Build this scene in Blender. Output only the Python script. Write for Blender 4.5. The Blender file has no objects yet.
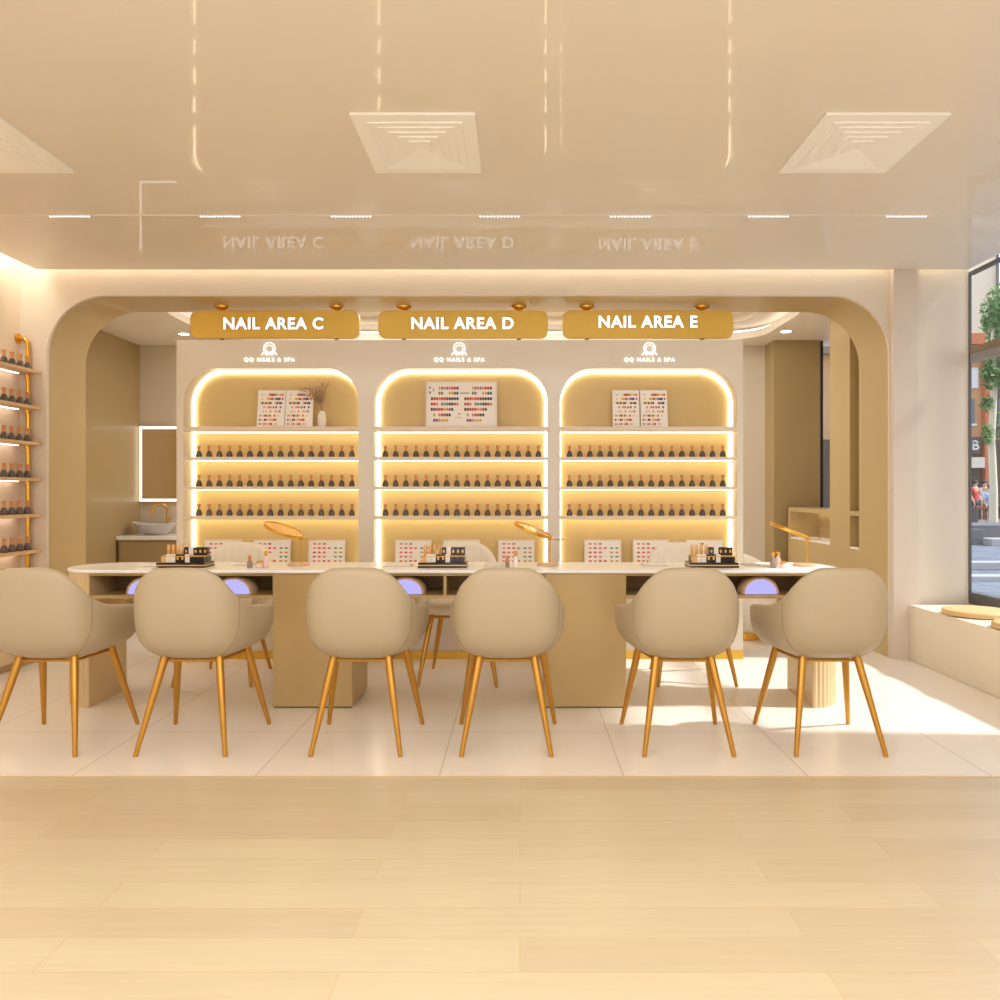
import bpy, bmesh, math, random
from mathutils import Vector, Matrix
random.seed(7)
PI = math.pi
scene = bpy.context.scene
COL = scene.collection

# ------------------------------------------------------------------ camera frame helpers
F, CX, CY, H = 820.0, 520.0, 492.0, 1.18
def X(px, Y): return (px - CX) * Y / F
def Z(py, Y): return H - (py - CY) * Y / F

# ------------------------------------------------------------------ materials
def lin(c):
    c = c / 255.0
    return c / 12.92 if c <= 0.04045 else ((c + 0.055) / 1.055) ** 2.4
def rgb(c, k=1.0): return (lin(c[0]) * k, lin(c[1]) * k, lin(c[2]) * k, 1.0)

def mat(name, c, rough=0.5, metal=0.0, coat=0.0, spec=0.5, var=0.04, scale=6.0, bump=0.0, bscale=200.0, emit=None, estr=0.0, coat_rough=0.05):
    m = bpy.data.materials.new(name); m.use_nodes = True
    nt = m.node_tree; b = nt.nodes['Principled BSDF']
    tc = nt.nodes.new('ShaderNodeTexCoord')
    no = nt.nodes.new('ShaderNodeTexNoise'); no.inputs['Scale'].default_value = scale; no.inputs['Detail'].default_value = 3
    nt.links.new(tc.outputs['Object'], no.inputs['Vector'])
    mx = nt.nodes.new('ShaderNodeMix'); mx.data_type = 'RGBA'
    mx.inputs[6].default_value = rgb(c, 1 - var); mx.inputs[7].default_value = rgb(c, 1 + var)
    nt.links.new(no.outputs['Fac'], mx.inputs[0]); nt.links.new(mx.outputs[2], b.inputs['Base Color'])
    b.inputs['Roughness'].default_value = rough; b.inputs['Metallic'].default_value = metal
    b.inputs['Coat Weight'].default_value = coat; b.inputs['Coat Roughness'].default_value = coat_rough
    b.inputs['Specular IOR Level'].default_value = spec
    if bump:
        n2 = nt.nodes.new('ShaderNodeTexNoise'); n2.inputs['Scale'].default_value = bscale; n2.inputs['Detail'].default_value = 2
        nt.links.new(tc.outputs['Object'], n2.inputs['Vector'])
        bp = nt.nodes.new('ShaderNodeBump'); bp.inputs['Strength'].default_value = bump; bp.inputs['Distance'].default_value = 0.002
        nt.links.new(n2.outputs['Fac'], bp.inputs['Height']); nt.links.new(bp.outputs['Normal'], b.inputs['Normal'])
    if emit:
        b.inputs['Emission Color'].default_value = rgb(emit); b.inputs['Emission Strength'].default_value = estr
    return m

def mat_wood_floor():
    m = mat('pale_plank_floor', (226, 196, 140), rough=0.32, coat=0.15, coat_rough=0.15)
    nt = m.node_tree; b = nt.nodes['Principled BSDF']
    tc = nt.nodes.new('ShaderNodeTexCoord')
    br = nt.nodes.new('ShaderNodeTexBrick')
    br.offset = 0.37; br.offset_frequency = 2
    br.inputs['Color1'].default_value = rgb((207, 192, 161)); br.inputs['Color2'].default_value = rgb((199, 181, 150))
    br.inputs['Mortar'].default_value = rgb((200, 178, 140)); br.inputs['Scale'].default_value = 1.0
    br.inputs['Mortar Size'].default_value = 0.0022; br.inputs['Brick Width'].default_value = 1.2; br.inputs['Row Height'].default_value = 0.155
    br.inputs['Bias'].default_value = -0.1
    nt.links.new(tc.outputs['Object'], br.inputs['Vector'])
    mp = nt.nodes.new('ShaderNodeMapping'); mp.inputs['Scale'].default_value = (1.5, 22, 1)
    nt.links.new(tc.outputs['Object'], mp.inputs['Vector'])
    no = nt.nodes.new('ShaderNodeTexNoise'); no.inputs['Scale'].default_value = 2.0; no.inputs['Detail'].default_value = 5; no.inputs['Distortion'].default_value = 0.6
    nt.links.new(mp.outputs['Vector'], no.inputs['Vector'])
    rp = nt.nodes.new('ShaderNodeMapRange'); rp.inputs[3].default_value = 0.90; rp.inputs[4].default_value = 1.08
    nt.links.new(no.outputs['Fac'], rp.inputs[0])
    mu = nt.nodes.new('ShaderNodeMix'); mu.data_type = 'RGBA'; mu.blend_type = 'MULTIPLY'; mu.inputs[0].default_value = 1.0
    nt.links.new(br.outputs['Color'], mu.inputs[6]); nt.links.new(rp.outputs[0], mu.inputs[7])
    nt.links.new(mu.outputs[2], b.inputs['Base Color'])
    return m

def mat_tiles(name, c1, c2, joint, w, h, msize, ox, oy, rough=0.15, spec=0.5):
    m = mat(name, c1, rough=rough, spec=spec)
    nt = m.node_tree; b = nt.nodes['Principled BSDF']
    tc = nt.nodes.new('ShaderNodeTexCoord')
    mp = nt.nodes.new('ShaderNodeMapping'); mp.inputs['Location'].default_value = (ox, oy, 0)
    nt.links.new(tc.outputs['Object'], mp.inputs['Vector'])
    br = nt.nodes.new('ShaderNodeTexBrick'); br.offset = 0.0
    br.inputs['Color1'].default_value = rgb(c1); br.inputs['Color2'].default_value = rgb(c2)
    br.inputs['Mortar'].default_value = rgb(joint); br.inputs['Scale'].default_value = 1.0
    br.inputs['Mortar Size'].default_value = msize; br.inputs['Brick Width'].default_value = w; br.inputs['Row Height'].default_value = h
    nt.links.new(mp.outputs['Vector'], br.inputs['Vector']); nt.links.new(br.outputs['Color'], b.inputs['Base Color'])
    return m

def mat_emit(name, c, s):
    m = bpy.data.materials.new(name); m.use_nodes = True
    nt = m.node_tree; nt.nodes.clear()
    e = nt.nodes.new('ShaderNodeEmission'); o = nt.nodes.new('ShaderNodeOutputMaterial')
    e.inputs['Color'].default_value = rgb(c); e.inputs['Strength'].default_value = s
    nt.links.new(e.outputs[0], o.inputs[0])
    return m

def mat_glass(name, tint=(250, 252, 255), refl=0.06):
    m = bpy.data.materials.new(name); m.use_nodes = True
    nt = m.node_tree; nt.nodes.clear()
    t = nt.nodes.new('ShaderNodeBsdfTransparent'); g = nt.nodes.new('ShaderNodeBsdfGlossy'); g.inputs['Roughness'].default_value = 0.02
    t.inputs['Color'].default_value = rgb(tint)
    mx = nt.nodes.new('ShaderNodeMixShader'); mx.inputs[0].default_value = refl
    o = nt.nodes.new('ShaderNodeOutputMaterial')
    nt.links.new(t.outputs[0], mx.inputs[1]); nt.links.new(g.outputs[0], mx.inputs[2]); nt.links.new(mx.outputs[0], o.inputs[0])
    return m

def mat_attr(name, rough=0.4):
    m = bpy.data.materials.new(name); m.use_nodes = True
    nt = m.node_tree; b = nt.nodes['Principled BSDF']
    a = nt.nodes.new('ShaderNodeAttribute'); a.attribute_name = 'swatch'
    nt.links.new(a.outputs['Color'], b.inputs['Base Color']); b.inputs['Roughness'].default_value = rough
    return m

M = {}
M['wall'] = mat('cream_wall_paint', (216, 203, 184), rough=0.45, var=0.02, scale=2)
M['wall_pink'] = mat('pinkish_pilaster_paint', (214, 199, 182), rough=0.45, var=0.02)
M['ceil'] = mat('glossy_beige_ceiling', (228, 220, 207), rough=0.45, spec=0.25, coat=0.40, coat_rough=0.02, var=0.01, scale=1.5)
M['ceil_white'] = mat('white_ceiling_paint', (236, 226, 212), rough=0.5, var=0.01)
M['vent'] = mat('vent_white_enamel', (247, 245, 240), rough=0.4, var=0.01)
M['arch'] = mat('arch_gold_lacquer', (190, 164, 112), rough=0.3, coat=0.2, var=0.03, scale=2)
M['backgold'] = mat('ochre_wall_lacquer', (170, 147, 104), rough=0.38, coat=0.08, var=0.02, scale=2)
M['backpink'] = mat('taupe_wall_paint', (214, 203, 184), rough=0.5, var=0.02)
M['wood_floor'] = mat_wood_floor()
M['tile'] = mat_tiles('cream_floor_tiles', (240, 234, 224), (238, 231, 220), (214, 202, 184), 0.765, 1.53, 0.0035, -0.43 + 0.765 * 8, -4.03 + 1.53 * 4, rough=0.2)
M['chair'] = mat('beige_leather', (182, 166, 138), rough=0.42, var=0.02, scale=4, bump=0.12, bscale=350)
M['piping'] = mat('beige_piping', (150, 132, 104), rough=0.5)
M['brass'] = mat('brushed_brass_legs', (194, 142, 58), rough=0.33, metal=0.65, var=0.08, scale=14)
M['gold'] = mat('polished_gold', (230, 174, 62), rough=0.22, metal=0.8, var=0.03)
M['gold_sign'] = mat('sign_gold_lacquer', (234, 194, 88), rough=0.28, metal=0.35, var=0.03)
M['pedestal'] = mat('satin_gold_panel', (188, 160, 108), rough=0.32, metal=0.2, var=0.02, scale=2)
M['flute'] = mat('fluted_beige_panel', (216, 190, 146), rough=0.4, var=0.02)
M['marble'] = mat('white_stone_top', (248, 248, 248), rough=0.3, var=0.02, scale=3, coat=0.1)
M['niche'] = mat('niche_tan_laminate', (170, 138, 92), rough=0.45, var=0.03)
M['unit'] = mat('cabinet_cream_lacquer', (222, 212, 196), rough=0.25, coat=0.25, var=0.01, scale=2)
M['unit_back'] = mat('cabinet_back_gold', (210, 182, 122), rough=0.4, var=0.02)
M['shelf'] = mat('shelf_cream', (226, 210, 190), rough=0.35, var=0.02)
M['plinth_gold'] = mat('plinth_gold_edge', (226, 178, 66), rough=0.3, metal=0.3, var=0.02)
M['led'] = mat_emit('warm_light_strip', (255, 244, 216), 7.5)
M['led_shelf'] = mat_emit('shelf_light_strip', (255, 240, 200), 6.3)
M['led_cove'] = mat_emit('cove_light_strip', (255, 249, 238), 9.5)
M['led_left'] = mat_emit('wall_shelf_light', (255, 236, 226), 7.0)
M['led_white'] = mat_emit('white_light_strip', (255, 246, 234), 2.4)
M['letters'] = mat_emit('white_lit_letters', (255, 250, 244), 1.7)
M['letter_side'] = mat('letter_side_copper', (196, 110, 60), rough=0.4)
M['logo'] = mat_emit('lit_logo_white', (255, 250, 240), 1.5)
M['bottle'] = mat('smoky_glass_bottle', (84, 72, 64), rough=0.18, var=0.1, scale=60, coat=0.4)
M['cap'] = mat('copper_wood_cap', (208, 142, 76), rough=0.4, var=0.06, scale=80)
M['black'] = mat('black_lacquer_box', (26, 22, 20), rough=0.28, coat=0.3)
M['white'] = mat('white_gloss_plastic', (240, 234, 226), rough=0.25)
M['tan_tube'] = mat('tan_tube_plastic', (238, 188, 120), rough=0.35)
M['gold_trim'] = mat('pale_gold_trim', (226, 178, 104), rough=0.35, metal=0.4)
M['uv_shell'] = mat('pinkish_lamp_shell', (214, 186, 154), rough=0.35)
M['uv_glow'] = mat_emit('violet_lamp_glow', (186, 180, 255), .88)
M['paper'] = mat('chart_paper', (248, 244, 240), rough=0.5, var=0.01)
M['frame_white'] = mat('chart_frame_white', (240, 228, 218), rough=0.4)
M['swatch'] = mat_attr('nail_colour_swatches')
M['lampbase'] = mat('rose_gold_base', (226, 190, 150), rough=0.35, metal=0.3)
M['mat_grey'] = mat('pale_grey_tablet', (206, 200, 192), rough=0.35)
M['pink'] = mat('blush_glass', (240, 208, 200), rough=0.2)
M['grey_glass'] = mat('grey_bottle_glass', (150, 138, 128), rough=0.25)
M['vase'] = mat('white_ceramic', (238, 232, 222), rough=0.35)
M['pampas'] = mat('dried_pampas', (176, 144, 112), rough=0.8, var=0.2, scale=40)
M['mirror'] = mat('mirror_glass', (226, 206, 170), rough=0.03, metal=1.0)
M['sink'] = mat('grey_stone_basin', (196, 192, 190), rough=0.3)
M['bench'] = mat('cream_bench_stone', (226, 215, 196), rough=0.4, var=0.015)
M['cushion'] = mat('tan_seat_pad', (214, 178, 122), rough=0.6, var=0.03)
M['ribbed'] = mat('ribbed_cream_fabric', (240, 232, 216), rough=0.5)
M['frame_dark'] = mat('dark_grey_window_frame', (92, 90, 90), rough=0.4, metal=0.3)
M['frame_grey'] = mat('light_grey_window_rail', (142, 142, 146), rough=0.4)
M['frame_brown'] = mat('brown_window_rail', (140, 118, 98), rough=0.5)
M['frame_black'] = mat('black_window_frame', (34, 26, 20), rough=0.4)
M['glass'] = mat_glass('clear_window_glass')
M['track_dot'] = mat_emit('track_dot_glow', (255, 248, 236), 1.6)
M['rail'] = mat('grey_track_metal', (226, 216, 204), rough=0.4)
M['spot'] = mat_emit('downlight_glow', (255, 246, 230), 6.0)
# street
M['paving'] = mat_tiles('blue_grey_paving', (128, 134, 146), (112, 118, 130), (78, 82, 92), 0.5, 0.35, 0.012, 0, 0, rough=0.6, spec=0.2)
M['kerb'] = mat('pale_kerb_stone', (176, 174, 174), rough=0.7, var=0.06)
M['step'] = mat('grey_granite', (104, 104, 108), rough=0.7, var=0.08)
M['bark'] = mat('pale_bark', (222, 206, 176), rough=0.8, var=0.15, scale=12)
M['leaf'] = mat('green_leaves', (92, 138, 62), rough=0.6, var=0.45, scale=4)
M['orange'] = mat('orange_terracotta', (208, 118, 70), rough=0.6, var=0.1)
M['shop_tan'] = mat('tan_render_wall', (212, 164, 116), rough=0.7, var=0.1, scale=1.5)
M['shop_dark'] = mat('dark_shopfront', (84, 66, 54), rough=0.4, var=0.2, scale=1.5)
M['pale_bldg'] = mat('pale_render_wall', (232, 218, 196), rough=0.7, var=0.04)
M['white_bldg'] = mat('white_render_wall', (236, 234, 230), rough=0.7, var=0.03)
M['winglass'] = mat('dark_blue_window', (110, 122, 132), rough=0.15)
M['bench_wood'] = mat('reddish_bench_wood', (124, 76, 58), rough=0.5)
M['skin'] = mat('skin', (216, 168, 138), rough=0.5)
M['hair'] = mat('dark_hair', (44, 32, 26), rough=0.6)
M['red_cloth'] = mat('red_cloth', (206, 74, 66), rough=0.8)
M['white_cloth'] = mat('white_cloth', (238, 238, 240), rough=0.8)
M['blue_cloth'] = mat('pale_blue_cloth', (180, 204, 226), rough=0.8)
M['dark_cloth'] = mat('dark_trousers', (52, 56, 74), rough=0.8)

# ------------------------------------------------------------------ mesh builder
class MB:
    def __init__(s): s.bm = bmesh.new()
    def face(s, pts):
        vs = [s.bm.verts.new(p) for p in pts]
        return s.bm.faces.new(vs)
    def box(s, x0, x1, y0, y1, z0, z1):
        v = [s.bm.verts.new((x, y, z)) for x in (x0, x1) for y in (y0, y1) for z in (z0, z1)]
        for q in ((0,1,3,2),(4,6,7,5),(0,4,5,1),(2,3,7,6),(0,2,6,4),(1,5,7,3)): s.bm.faces.new([v[i] for i in q])
        return s
    def ring(s, pts): return [s.bm.verts.new(p) for p in pts]
    def rings(s, rings, closed=True, cap0=True, cap1=True):
        R = [s.ring(r) for r in rings]; n = len(R[0])
        for a, b in zip(R, R[1:]):
            for i in range(n if closed else n - 1):
                j = (i + 1) % n
                s.bm.faces.new((a[i], a[j], b[j], b[i]))
        if cap0: s.bm.faces.new(list(reversed(R[0])))
        if cap1: s.bm.faces.new(R[-1])
        return R
    def lathe(s, prof, cx=0, cy=0, cz=0, seg=20, sx=1, sy=1):
        s.rings([[(cx + r * sx * math.cos(2*PI*i/seg), cy + r * sy * math.sin(2*PI*i/seg), cz + z) for i in range(seg)] for r, z in prof]); return s
    def cyl(s, p0, p1, r0, r1=None, seg=16):
        r1 = r0 if r1 is None else r1
        p0, p1 = Vector(p0), Vector(p1); d = (p1 - p0).normalized()
        u = d.orthogonal().normalized(); w = d.cross(u)
        s.rings([[p + (u * math.cos(2*PI*i/seg) + w * math.sin(2*PI*i/seg)) * r for i in range(seg)] for p, r in ((p0, r0), (p1, r1))]); return s
    def tube(s, path, r, seg=8, closed=False):
        P = [Vector(p) for p in path]; n = len(P); rr = r if isinstance(r, (list, tuple)) else [r] * n
        prev = None; rings = []
        for i in range(n):
            a = P[(i - 1) % n] if (closed or i > 0) else P[i]; b = P[(i + 1) % n] if (closed or i < n - 1) else P[i]
            d = (b - a).normalized()
            if prev is None: u = d.orthogonal().normalized()
            else:
                u = prev - d * prev.dot(d); u.normalize()
            prev = u; w = d.cross(u)
            rings.append([P[i] + (u * math.cos(2*PI*k/seg) + w * math.sin(2*PI*k/seg)) * rr[i] for k in range(seg)])
        if closed:
            R = [s.ring(q) for q in rings]
            for i in range(n):
                a, b = R[i], R[(i + 1) % n]
                for k in range(seg): s.bm.faces.new((a[k], a[(k+1) % seg], b[(k+1) % seg], b[k]))
        else: s.rings(rings)
        return s
    def prism(s, pts, axis, a, b):
        if axis == 'y': f = lambda p, t: (p[0], t, p[1])
        elif axis == 'z': f = lambda p, t: (p[0], p[1], t)
        else: f = lambda p, t: (t, p[0], p[1])
        s.rings([[f(p, a) for p in pts], [f(p, b) for p in pts]]); return s
    def sheet(s, rows):
        R = [s.ring(r) for r in rows]
        for a, b in zip(R, R[1:]):
            for i in range(len(a) - 1): s.bm.faces.new((a[i], a[i+1], b[i+1], b[i]))
        return s
    def build(s, name, m, parent=None, smooth=None, bevel=0.0, loc=None, merge=0.0, bseg=2):
        if merge: bmesh.ops.remove_doubles(s.bm, verts=s.bm.verts, dist=merge)
        bmesh.ops.recalc_face_normals(s.bm, faces=s.bm.faces)
        me = bpy.data.meshes.new(name); s.bm.to_mesh(me); s.bm.free()
        me.materials.append(m)
        if smooth is not None:
            for p in me.polygons: p.use_smooth = True
            me.set_sharp_from_angle(angle=math.radians(smooth))
        o = bpy.data.objects.new(name, me); COL.objects.link(o)
        if parent: o.parent = parent
        if loc: o.location = loc
        if bevel:
            bv = o.modifiers.new('bevel', 'BEVEL'); bv.width = bevel; bv.segments = bseg; bv.limit_method = 'ANGLE'; bv.angle_limit = math.radians(40)
        return o

def tag(o, label=None, cat=None, group=None, kind=None):
    if label: o['label'] = label
    if cat: o['category'] = cat
    if group: o['group'] = group
    if kind: o['kind'] = kind
    return o
def thing(name, label, cat, loc=(0, 0, 0), rz=0.0, group=None):
    o = bpy.data.objects.new(name, None); COL.objects.link(o)
    o.location = loc; o.rotation_euler = (0, 0, rz); o.empty_display_size = 0.1
    return tag(o, label, cat, group)
def dup(root, loc, rz=None, label=None, group=None, scale=None):
    r = root.copy(); COL.objects.link(r); r.location = loc
    if rz is not None: r.rotation_euler = (0, 0, rz)
    if label: r['label'] = label
    if group: r['group'] = group
    if scale: r.scale = (scale,) * 3
    for ch in list(root.children):
        c = ch.copy(); COL.objects.link(c); c.parent = r
        for g in list(ch.children):
            d = g.copy(); COL.objects.link(d); d.parent = c
    return r
def struct(o): o['kind'] = 'structure'; return o

def arc(cx, cz, r, a0, a1, n=14):
    return [(cx + r * math.cos(a0 + (a1 - a0) * i / n), cz + r * math.sin(a0 + (a1 - a0) * i / n)) for i in range(n + 1)]
def rrect(x0, x1, z0, z1, r, n=8):
    return (arc(x1 - r, z0 + r, r, -PI/2, 0, n) + arc(x1 - r, z1 - r, r, 0, PI/2, n) + arc(x0 + r, z1 - r, r, PI/2, PI, n) + arc(x0 + r, z0 + r, r, PI, 1.5*PI, n))
def arch_pts(x0, x1, z0, z1, r, n=14):  # open path: bottom-left up over to bottom-right
    return [(x0, z0)] + arc(x0 + r, z1 - r, r, PI, PI/2, n) + arc(x1 - r, z1 - r, r, PI/2, 0, n) + [(x1, z0)]

def _text_mesh(body, bold, spacing):
    cu = bpy.data.curves.new('tmp', 'FONT'); cu.body = body; cu.size = 1.0; cu.offset = bold; cu.space_character = spacing; cu.resolution_u = 4
    t = bpy.data.objects.new('tmp_text', cu); COL.objects.link(t)
    dg = bpy.context.evaluated_depsgraph_get(); dg.update()
    me = bpy.data.meshes.new_from_object(t.evaluated_get(dg))
    bpy.data.objects.remove(t); bpy.data.curves.remove(cu)
    return me
def text_obj(name, body, width, m, parent, center, extrude=0.004, bold=0.0, spacing=1.0, side=None):
    """one part per word, laid out as one line of the given width"""
    full = _text_mesh(body, bold, spacing)
    xs = [v.co.x for v in full.vertices]; ys = [v.co.y for v in full.vertices]
    k = width / (max(xs) - min(xs)); cx = (max(xs) + min(xs)) / 2; cy = (max(ys) + min(ys)) / 2
    bpy.data.meshes.remove(full)
    words = body.split(' '); pos = 0
    for w_ in words:
        pos += len(w_)
        pre = _text_mesh(body[:pos], bold, spacing); right = max(v.co.x for v in pre.vertices); bpy.data.meshes.remove(pre)
        pos += 1
        me = _text_mesh(w_, bold, spacing); dx = right - max(v.co.x for v in me.vertices)
        bm = bmesh.new(); bm.from_mesh(me); bpy.data.meshes.remove(me)
        bmesh.ops.remove_doubles(bm, verts=bm.verts, dist=1e-4)
        for v in bm.verts: v.co = Vector(((v.co.x + dx - cx) * k, 0.0, (v.co.y - cy) * k))
        ret = bmesh.ops.extrude_face_region(bm, geom=list(bm.faces))
        for e in ret['geom']:
            if isinstance(e, bmesh.types.BMVert): e.co.y -= extrude
        nf = set(e for e in ret['geom'] if isinstance(e, bmesh.types.BMFace))
        for f in bm.faces: f.material_index = 0 if (f in nf or side is None) else 1
        bmesh.ops.recalc_face_normals(bm, faces=bm.faces)
        me = bpy.data.meshes.new(name); bm.to_mesh(me); bm.free(); me.materials.append(m)
        if side: me.materials.append(side)
        o = bpy.data.objects.new(name, me); COL.objects.link(o); o.parent = parent; o.location = center

ORD = ['first', 'second', 'third', 'fourth', 'fifth', 'sixth', 'seventh', 'eighth', 'ninth', 'tenth', 'eleventh', 'twelfth', 'thirteenth', 'fourteenth', 'fifteenth', 'sixteenth']

# ================================================================== SETTING
YW = 5.83            # front of the arch wall
ZC = 2.74            # main ceiling
XL, XR = -3.555, 3.185
AX0, AX1, AZ, AR = X(46.6, YW), X(889.5, YW), Z(295.8, YW), 0.42
YB = 6.35            # back of the arch tunnel
# floors
struct(MB().box(-4.6, 3.19, -3.0, 3.395, -0.06, 0.0).build('floor', M['wood_floor']))
struct(MB().box(-4.6, 3.19, 3.395, 9.0, -0.06, 0.0).build('floor_tile', M['tile']))
struct(MB().box(-3.55, 3.18, 3.385, 3.402, -0.01, 0.0015).build('trim_1', mat('floor_joint_strip', (214, 186, 140), rough=0.4)))
# arch wall (cream face) and its deep gold lining
U = [(XL - 0.5, 0), (XL - 0.5, 2.98), (XR + 0.004, 2.98), (XR + 0.004, 0)] + list(reversed(arch_pts(AX0, AX1, 0, AZ, AR, 18)))
struct(MB().prism(U, 'y', YW, YW + 0.03).build('wall_back', M['wall']))
U2 = [(-4.3, 0), (-4.3, 2.98), (3.19, 2.98), (3.19, 0)] + list(reversed(arch_pts(AX0 + .002, AX1 - .002, 0, AZ - .002, AR, 18)))
struct(MB().prism(U2, 'y', YW + 0.03, YB).build('wall_arch', M['arch'], smooth=30))
struct(MB().box(2.632, 2.805, 5.775, YW - .001, 0, 2.95).build('trim_2', M['wall_pink']))
# main room side walls
struct(MB().box(XL - 0.1, XL, -3.0, YW - .001, 0, 2.98).build('wall_left', mat('pale_cream_wall_paint', (234, 218, 194), rough=0.45, var=0.02, scale=2)))
w = MB()
w.box(XR, XR + 0.16, -3.0, 3.87, 0, 2.98); w.box(XR, XR + 0.05, 3.87, 5.825, 0, 0.39)
struct(w.build('wall_right', M['wall']))
# ceiling: dropped glossy panel + slab above, light slots along two edges
struct(MB().box(-3.39, 3.14, -3.0, 5.75, ZC, ZC + 0.10).build('ceiling', M['ceil']))
struct(MB().box(XL - .1, XR + .2, -3.0, YW + .05, 2.98, 3.05).build('ceiling_slab', M['ceil_white']))
c = MB().box(-3.5, 2.62, 5.772, 5.81, 2.90, 2.915).box(2.82, 3.13, 5.772, 5.81, 2.90, 2.915).box(-3.53, -3.42, 0.0, 5.7, 2.90, 2.915)
struct(c.build('trim_3', M['led_cove']))
# back room shell
ZB = 2.70
struct(MB().box(-4.04, -3.94, YB, 8.6, 0, 3.0).build('wall_left_alcove', M['backgold']))
struct(MB().box(-4.0, 2.56, 8.5, 8.6, 0, 3.0).build('wall_rear', M['backpink']))
b = MB().box(2.54, 3.0, 8.2, 8.5, 0, 3.0)
struct(b.build('wall_rear_pier', M['backgold']))
struct(MB().box(3.2, 3.3, YB, 8.35, 0, 3.0).build('wall_right_alcove', M['backpink']))
struct(MB().box(3.0, 3.2, 8.22, 8.3, 0, 0.9).build('wall_rear_sill', M['backgold']))
# partition of the right side: pier, low wall with open niche
p = MB().box(2.63, 2.93, YB + .002, 8.04, 0, 0.73).box(2.63, 2.93, YB + .002, 6.54, 0.992, 1.03).box(2.63, 2.93, 6.96, 8.04, 0.992, 1.03).box(2.63, 2.93, 6.54, 6.96, 0.73, 2.71).box(2.63, 2.93, 7.98, 8.04, 0.73, 0.992)
p.box(2.9, 2.93, YB + .002, 6.54, 0.73, 0.992).box(2.9, 2.93, 6.96, 7.98, 0.73, 0.992)
pw = struct(p.build('wall_partition', M['arch']))
struct(MB().box(2.632, 2.899, YB + .004, 6.54, 0.731, 0.745).box(2.632, 2.899, 6.96, 7.98, 0.731, 0.745).build('trim_4', M['marble']))
struct(MB().box(2.84, 2.88, 7.0, 7.95, 0.986, 0.991).build('trim_5', M['led_white']))
# back-room ceiling with stepped rounded tray
def ring_plane(mb, x0, x1, y0, y1, hole, z):
    # flat ceiling with a rounded hole, built as a strip fan between hole points and the rectangle
    R = rrect(*hole); n = len(R); cx = (hole[0] + hole[1]) / 2; cy = (hole[2] + hole[3]) / 2
    hx0, hx1, hy0, hy1, r = hole
    mb.face([(x0, y0, z), (hx0, y0, z), (hx0, y1, z), (x0, y1, z)])
    mb.face([(hx1, y0, z), (x1, y0, z), (x1, y1, z), (hx1, y1, z)])
    q = len(R) // 4
    low = R[3*q:] + R[:q]          # lower-left corner then lower-right corner
    mb.face([(hx0, y0, z)] + [(hx1, y0, z)] + [(a, b_, z) for a, b_ in reversed(low)])
    up = R[q:3*q]
    mb.face([(hx1, y1, z), (hx0, y1, z)] + [(a, b_, z) for a, b_ in reversed(up)])
def wallring(mb, hole, z0, z1):
    R = rrect(*hole)
    mb.rings([[(a, b_, z0) for a, b_ in R], [(a, b_, z1) for a, b_ in R]], cap0=False, cap1=False)
cb = MB()
h1 = (-3.0, 2.38, 6.62, 8.22, 0.42); h2 = (-2.80, 2.18, 6.80, 8.06, 0.34)
ring_plane(cb, -3.95, 3.25, YB - .001, 8.55, h1, ZB); wallring(cb, h1, ZB, ZB + 0.07)
ring_plane(cb, -3.3, 2.7, 6.4, 8.5, h2, ZB + 0.13); wallring(cb, h2, ZB + 0.13, ZB + 0.2)
cb.face([(-3.3, 6.4, ZB + .2), (2.7, 6.4, ZB + .2), (2.7, 8.5, ZB + .2), (-3.3, 8.5, ZB + .2)])
struct(cb.build('ceiling_alcove', M['ceil_white']))
lt = MB(); lt.tube([(a, b_, ZB + .085) for a, b_ in rrect(-3.05, 2.43, 6.57, 8.27, 0.45)], 0.012, 6, closed=True)
lt.tube([(a, b_, ZB + .185) for a, b_ in rrect(-2.83, 2.21, 6.77, 8.09, 0.36)], 0.012, 6, closed=True)
struct(lt.build('trim_6', M['led_white']))

# window of the main room (right wall) and narrow rear window
w1 = struct(thing('window_1', None, None))
f = MB().box(XR, XR + .015, 5.810, 5.824, .47, 2.74).box(XR, XR + .05, 3.88, 3.93, .47, 2.74).box(XR, XR + .03, 3.93, 5.810, 2.715, 2.74)
f.build('window_frame', M['frame_dark'], w1)
MB().box(XR + .0, XR + .05, 3.88, 5.824, .391, .47).build('window_sill', M['frame_dark'], w1)
MB().box(XR + .0, XR + .03, 3.93, 5.802, 2.09, 2.155).build('transom', M['frame_grey'], w1)
MB().box(XR - .004, XR + .03, 3.93, 5.802, 2.156, 2.20).build('transom_cap', M['frame_brown'], w1)
MB().box(XR + .010, XR + .014, 3.93, 5.803, .47, 2.70).build('window_pane', M['glass'], w1)
w3 = struct(thing('window_2', None, None))
MB().box(3.024, 3.042, 8.23, 8.27, .94, 2.7).box(3.0, 3.2, 8.22, 8.27, .9, .94).build('window_frame', M['frame_black'], w3)
MB().box(3.042, 3.2, 8.24, 8.246, .94, 2.7).box(3.0, 3.024, 8.24, 8.246, .94, 2.7).build('window_pane', M['glass'], w3)

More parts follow.
